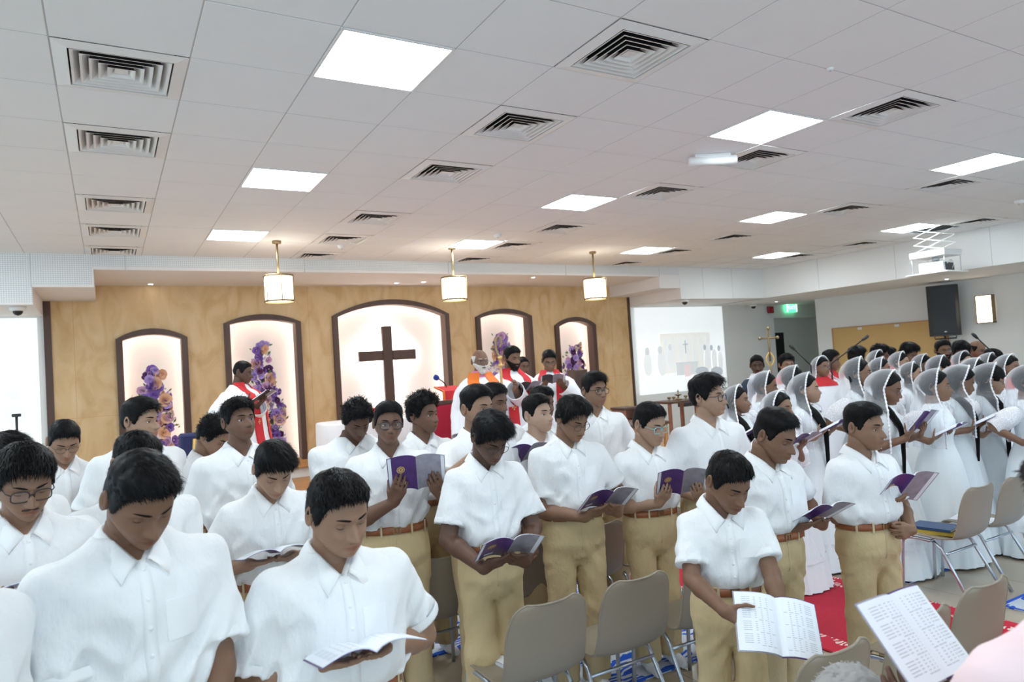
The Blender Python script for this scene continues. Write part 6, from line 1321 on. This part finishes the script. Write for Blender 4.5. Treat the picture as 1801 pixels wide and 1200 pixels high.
gl(1507, 628, 6.5, 52, 'taller girl in spectacles wearing a wide veil, behind the first row', head=(18, 0, 0), tone=SK['d'], glasses='wire', book=(1545, 745), hairside=1, hs=1.12, openness=.8)
gl(1416, 655, 6.0, 52, 'girl with long dark hair under her veil, right of the bowed boy', head=(14, 2, 0), tone=SK['e'], book=(1468, 750), hairside=1, hs=1.05, openness=.8, booklabel='dark booklet held by the long haired veiled girl')
gl(1368, 686, 5.5, 36, 'short veiled girl peering over the bowed boy', head=(10, 2, 0), tone=SK['d'], book=(1408, 775), hs=1.06, openness=.8)
gl(1390, 642, 6.7, 52, 'veiled girl behind the long haired one, looking right', head=(15, 8, 0), tone=SK['f'], book=(1420, 735), hs=1.02)
gl(1341, 652, 6.2, 50, 'veiled girl with shadowed face below the man in the suit', head=(20, 8, 0), tone=SK['a'], book=(1380, 760), hs=1.05)
gl(1294, 677, 6.0, 44, 'leftmost veiled girl with long hair over her shoulder', head=(14, 0, 0), tone=SK['d'], book=(1322, 762), hairside=1, hs=.98, openness=.8)
gl(1602, 636, 7.2, 50, 'pale faced veiled girl in the second row of girls', head=(18, 2, 0), tone=SK['e'], book=(1630, 720), hairside=1, openness=.9)
gl(1548, 628, 7.6, 50, 'veiled girl behind the one in pink spectacles', head=(18, 2, 0), tone=SK['d'], hairside=1)
gl(1650, 624, 7.4, 48, 'girl with short fringe and spectacles behind the front row', head=(16, 10, 0), tone=SK['e'], hair='fringe', glasses='wire')
gl(1579, 618, 8.3, 46, 'veiled girl far back left of the wavy haired singer', head=(14, 6, 0), tone=SK['e'])
gl(1770, 622, 7.0, 40, 'veiled girl near the right edge with a red yoke', head=(10, 10, 0), tone=SK['d'], robe='choir')
gl(1735, 620, 7.6, 44, 'veiled girl in the back row right of the bald man', head=(14, 6, 0), tone=SK['d'])
gl(1712, 628, 7.3, 50, 'veiled girl with only the crown of her veil showing', head=(14, 14, 0), tone=SK['a'])
gl(1620, 622, 8.2, 44, 'veiled girl in the back row between two singers', head=(10, 8, 0), tone=SK['f'])
gl(1693, 617, 8.2, 36, 'girl with spectacles and clear veil in the back row', head=(8, 2, 0), tone=SK['e'], glasses='dark')
gl(1540, 615, 8.6, 40, 'small veiled girl far back before the tan board', head=(10, 8, 0), tone=SK['f'])
gl(1440, 626, 8.2, 24, 'woman chorister in a veil with a red yoke and tinted spectacles', head=(10, 4, 0), tone=SK['d'], robe='choir', glasses='dark', group='choir members', arm='down')
# choir men against the tan board
def ch(px, py, d, psi, lb, **k): robed(px, py, d, psi, lb, group='choir members', yoke=True, hs=1.08, **k)
ch(1457, 614, 8.9, 60, 'chorister with short hair turned right, left of the board', tone=SK['a'], head=(20, 10, 0))
ch(1503, 608, 9.2, 130, 'chorister with his back of black hair before the board', tone=SK['f'], hair='thick')
ch(1546, 605, 9.2, 60, 'chorister with curly black hair before the board', tone=SK['a'], hair='curly', head=(20, 15, 0))
ch(1560, 610, 9.6, 70, 'chorister half hidden behind the curly haired one', tone=SK['d'], hair='crop', head=(20, 5, 0))
ch(1600, 601, 9.0, 40, 'wavy haired chorister reading with head down', tone=SK['d'], hair='thick', head=(10, 26, 0))
ch(1655, 597, 9.0, 20, 'bearded chorister in spectacles below the loudspeaker', tone=SK['a'], beard='dark', glasses='dark', head=(5, 4, 0))
ch(1689, 598, 8.6, 10, 'young black haired chorister looking down right of the bearded one', tone=SK['f'], hair='thick', head=(5, 20, 0))
ch(1716, 599, 9.2, 40, 'balding chorister at the back right', tone=SK['a'], hair='bald', head=(15, 15, 0))
ch(1745, 612, 8.6, 60, 'black haired chorister near the right edge', tone=SK['c'], hair='short', head=(10, 20, 0))
# man in the navy suit and the cross bearer
SUIT = robed(1330, 624, 9.3, 2, 'man in a navy suit with a moustache standing against the right wall', tone=(.12, .065, .045), hair='short', beard='moustache', arm='clasp', robe_mat=M_navy, shirtcol=M_paper, glasses=None, hs=1.08)
root, loc, rz, q, arms = SUIT; M = MB(); z = np.linspace(.83, .62, 8)*q.H; w = np.linspace(.045, .012, 8)*q.H
V = np.concatenate([np.stack([s_*w, surf_y(P_ROBE, q.H, 1, s_*w, z, .008), z], 1) for s_ in (-1, 0, 1)]); M.add(V, [grid_quads(3, 8)], 0, True); M.build('shirt_front', [mat('pale_blue_shirt', (.55, .65, .75), .8)], root)
CB = robed(1381, 621, 8.9, 20, 'cross bearer in white with a red yoke holding a processional cross', tone=SK['e'], hair='flat', yoke=True, arm=((( .14, .10, .66), (-.3, .5, .3), (-1, 0, 0), (0, 0, 1)), ((-.10, .15, .62), (.2, .6, .2), (1, 0, 0), (0, 0, 1))), hs=1.08, glasses='dark')
def staff(px, pyt, pyb, d, label, kind, mt, r=.012):
    A = at_depth(px[0], pyt, d); B = at_depth(px[1], pyb, d); x, y = (A[0]+B[0])/2, (A[1]+B[1])/2; z0 = ST if kind == 'crozier' else 0
    t = empty('crozier' if kind == 'crozier' else 'processional_cross', (x, y, z0+.004), math.atan2(CAM[1]-y, CAM[0]-x)+math.pi/2); tag(t, label, 'staff' if kind == 'crozier' else 'cross'); top = A[2]-z0
    if kind == 'cross':
        M = MB(); M.tube([(0, 0, 0), (0, 0, top-.42)], r, 10); M.build('pole', [M_brass], t); M = MB()
        for a, b, rr in (((0, 0, top-.42), (0, 0, top-.02), .012), ((-.10, 0, top-.13), (.10, 0, top-.13), .012)): M.tube([a, b], rr, 8)
        M.build('cross_bars', [M_brass], t)
        for p in ((0, top-.01), (-.105, top-.13), (.105, top-.13)): M = MB(); a = np.linspace(-math.pi/2, math.pi/2, 7); M.lathe([(.022*math.cos(q_), .022*math.sin(q_)) for q_ in a], 10, c=(p[0], 0, p[1])); M.build('knob', [M_brass], t)
        M = MB(); M.tube(spline([(0, 0, top-.30), (-.045, 0, top-.38), (-.03, 0, top-.45), (0, 0, top-.47), (.03, 0, top-.45), (.045, 0, top-.38), (0, 0, top-.30)], 20), .010, 6); M.build('openwork_ring', [M_gold], t)
        M = MB(); M.bbox((-.03, -.02, top-.70), (.03, .02, top-.63), .01); M.build('red_tassel', [M_red], t)
    else:
        M = MB(); M.tube([(0, 0, 0), (0, 0, top-.20)], r, 10); M.build('pole', [M_owood], t); M = MB(); an = np.linspace(0, 5.5, 30); P = [(.034*math.cos(a+math.pi)*(1-a/9)+.02*0, 0, top-.075+.075*math.sin(a+math.pi)*(1-a/9)*-1) for a in an]
        M.tube(spline([(0, 0, top-.22), (-.03, 0, top-.16)]+P[::3], 40), np.linspace(.014, .008, 40), 8); M.build('curled_head', [M_brass], t)
        for z in (top-.22, top-.30): M = MB(); M.lathe([(0, -.02), (.022, -.012), (.026, 0), (.022, .012), (0, .02)], 12, c=(0, 0, z)); M.build('collar_knob', [M_gold], t)
    return t
staff((1353, 1357), 577, 700, 8.75, 'gilt processional cross on a pole held beside the doorway', 'cross', M_brass)
# clergy on the stage
robed(425, 634, 7.5, 62, 'priest in white with a red stole reading before the second niche', tone=SK['c'], hair='crop', stole=M_red, arm='read', book=(462, 698), head=(8, 14, 0), floor=ST, fat=True, booklabel='dark booklet held by the priest before the second niche')
robed(843, 616, 7.4, 14, 'grey bearded priest in an orange stole over a pink collar', tone=SK['a'], hair='bald', hairmat=M_hairwhite, beard='grey', stole=M_orange, shirtcol=M_pinkc, glasses='dark', arm=('down', ((-.17, .14, .74), (.0, .7, .5), (.9, 0, 0), (0, 0, 1))), head=(8, 2, 0), floor=ST, hs=1.05, openness=.4, fat=True)
robed(898, 607, 7.7, 26, 'black bearded priest in a red stole reading on the stage', tone=SK['a'], hair='short', beard='dark', stole=M_red, arm='read', book=(928, 682), head=(12, 12, 0), floor=ST, hs=1.05, fat=True, booklabel='open book held by the black bearded priest on the stage')
robed(965, 614, 8.4, 4, 'spectacled priest in a red stole reading behind the pulpit', tone=SK['a'], hair='short', stole=M_red, glasses='dark', arm='read', book=(972, 668), head=(4, 20, 0), floor=ST, hs=1.06, booklabel='black book held by the priest behind the pulpit')
robed(917, 627, 9.3, 20, 'man behind the black bearded priest, only his head visible', tone=SK['f'], hair='crop', head=(10, 10, 0), floor=ST, hs=1.05)
staff((882, 887), 591, 830, 7.0, 'tall wooden crozier with a gilded curled head held by the priest in orange', 'crozier', M_owood, .013)
# microphone stands
def mic_stand(label, base_px, top_px, d, polez):
    B = at_depth(*base_px, d); T = at_depth(*top_px, d); t = empty('microphone_stand', (B[0], B[1], 0)); tag(t, label, 'microphone stand', 'microphone booms'); off = T-np.array((B[0], B[1], 0))
    M = MB(); M.tube([(0, 0, .02), (0, 0, B[2])], .010, 8); M.build('pole', [M_blackm], t); M = MB(); M.tube([(0, 0, B[2]), tuple(off)], .007, 8); M.build('boom', [M_blackm], t)
    u = nrm(off-np.array((0, 0, B[2]))); M = MB(); M.tube([off, off+u*.05, off+u*.09], [.012, .020, .016], 10); M.build('microphone', [M_black], t)
    for k in range(3): M = MB(); a = k*2.094; M.tube([(0, 0, .12), (.28*math.cos(a), .28*math.sin(a), .01)], .008, 6); M.build('foot', [M_blackm], t)
mic_stand('microphone boom rising right before the tan board', (1462, 640), (1516, 599), 8.2, 0)
mic_stand('microphone boom slanting down right beside the doorway', (1426, 643), (1398, 616), 8.2, 0)
mic_stand('microphone boom at the right near the bald chorister', (1748, 622), (1720, 596), 8.0, 0)
B = at_depth(30, 760, 5.5); t = empty('short_microphone_stand', (B[0], B[1], 0)); tag(t, 'slim black microphone stand before the left screen', 'microphone stand'); T = at_depth(30, 729, 5.5); M = MB(); M.tube([(0, 0, .01), (0, 0, T[2])], .009, 8); M.build('pole', [M_blackm], t); M = MB(); M.bbox((-.03, -.015, T[2]-.02), (.03, .015, T[2]+.005), .004); M.build('clip', [M_black], t); M = MB(); M.lathe([(0, .02), (.13, .015), (.14, 0)], 20); M.build('base', [M_blackm], t)
# people cut off in the lower right foreground
def fg_person():
    global booklet
    lab = 'person in a pale pink shirt at the lower right edge, holding a large open booklet'
    P = at_depth(1945, 935, 1.15); root = empty('person', (P[0], P[1], 0), 0); tag(root, lab, 'person')
    v = nrm(CF*np.array((1, 1, 0))); root.rotation_euler = (0, 0, math.atan2(-v[0], v[1])+R(14)); H = 1.66; q = solve_pose(H, 1, 1.32, (8, 5, 0), None); q.armfat = 1; loc = np.array((P[0], P[1], 0)); rz = root.rotation_euler[2]
    Bw = at_depth(1610, 1118, 1.5); hd = head_data(1, 1, 0)
    K1 = to_local(at_depth(1740, 1290, 1.4), loc, rz); K2 = to_local(at_depth(1650, 1300, 1.42), loc, rz); arms = []
    for side, K in ((1, K1), (-1, K2)): S, E, W = build_arm(q, side, K); arms.append((S, E, W, np.array((0, .6, .4)), np.array((0, -.3, 1.)), np.array((side, 0, 0.)), (5, 10, 10), .8))
    make_body(root, q, SK['f'], 1, hd, arms, .006, 1, .5, 0); make_hair(root, q, hd, 'short', 1, 5)
    sh, fn = make_shirt(root, q, arms, .010, 77, sleeve=.95, detail=False); [m_ for m_ in [sh.data.materials.clear(), sh.data.materials.append(M_pink)]]
    for c in sh.children: c.data.materials.clear(); c.data.materials.append(M_pink)
    make_trousers(root, q, .018, 9)
    X = nrm(CR*.80+CU*-.04+CF*.56); U = nrm(CR*-.48+CU*.74+CF*.48); U = nrm(U-X*(U@X)); N = np.cross(X, U); M4 = np.eye(4); M4[:3, 0] = X; M4[:3, 1] = U; M4[:3, 2] = N; M4[:3, 3] = Bw
    booklet(M4, 'large open booklet with printed white pages in the lower right foreground', 'flat', None, s=.92)
fg_person()
t = None
H, loc, rz_ = place_at(1488, 1178, 1.55, 165, 1.5, lambda H: top_of(H, 1, (0, 8, 0), .022)); root = empty('person', loc, rz_); tag(root, 'person at the bottom edge, only the crown of grey hair visible', 'person'); q = solve_pose(H, 1, 1, (0, 8, 0), None); q.armfat = 1; hd = head_data(1, 0, 0)
arms, bk = pose_arms(q, np.zeros(3), 0, 'down', None, 1, 1, 0, 0, 1); make_body(root, q, SK['d'], 1, hd, arms, .008, 0, .5, 0); make_hair(root, q, hd, 'short', 1, 4, material=M_hairgrey); sh, fn = make_shirt(root, q, arms, .012, 78, detail=False); make_trousers(root, q, .018, 10)
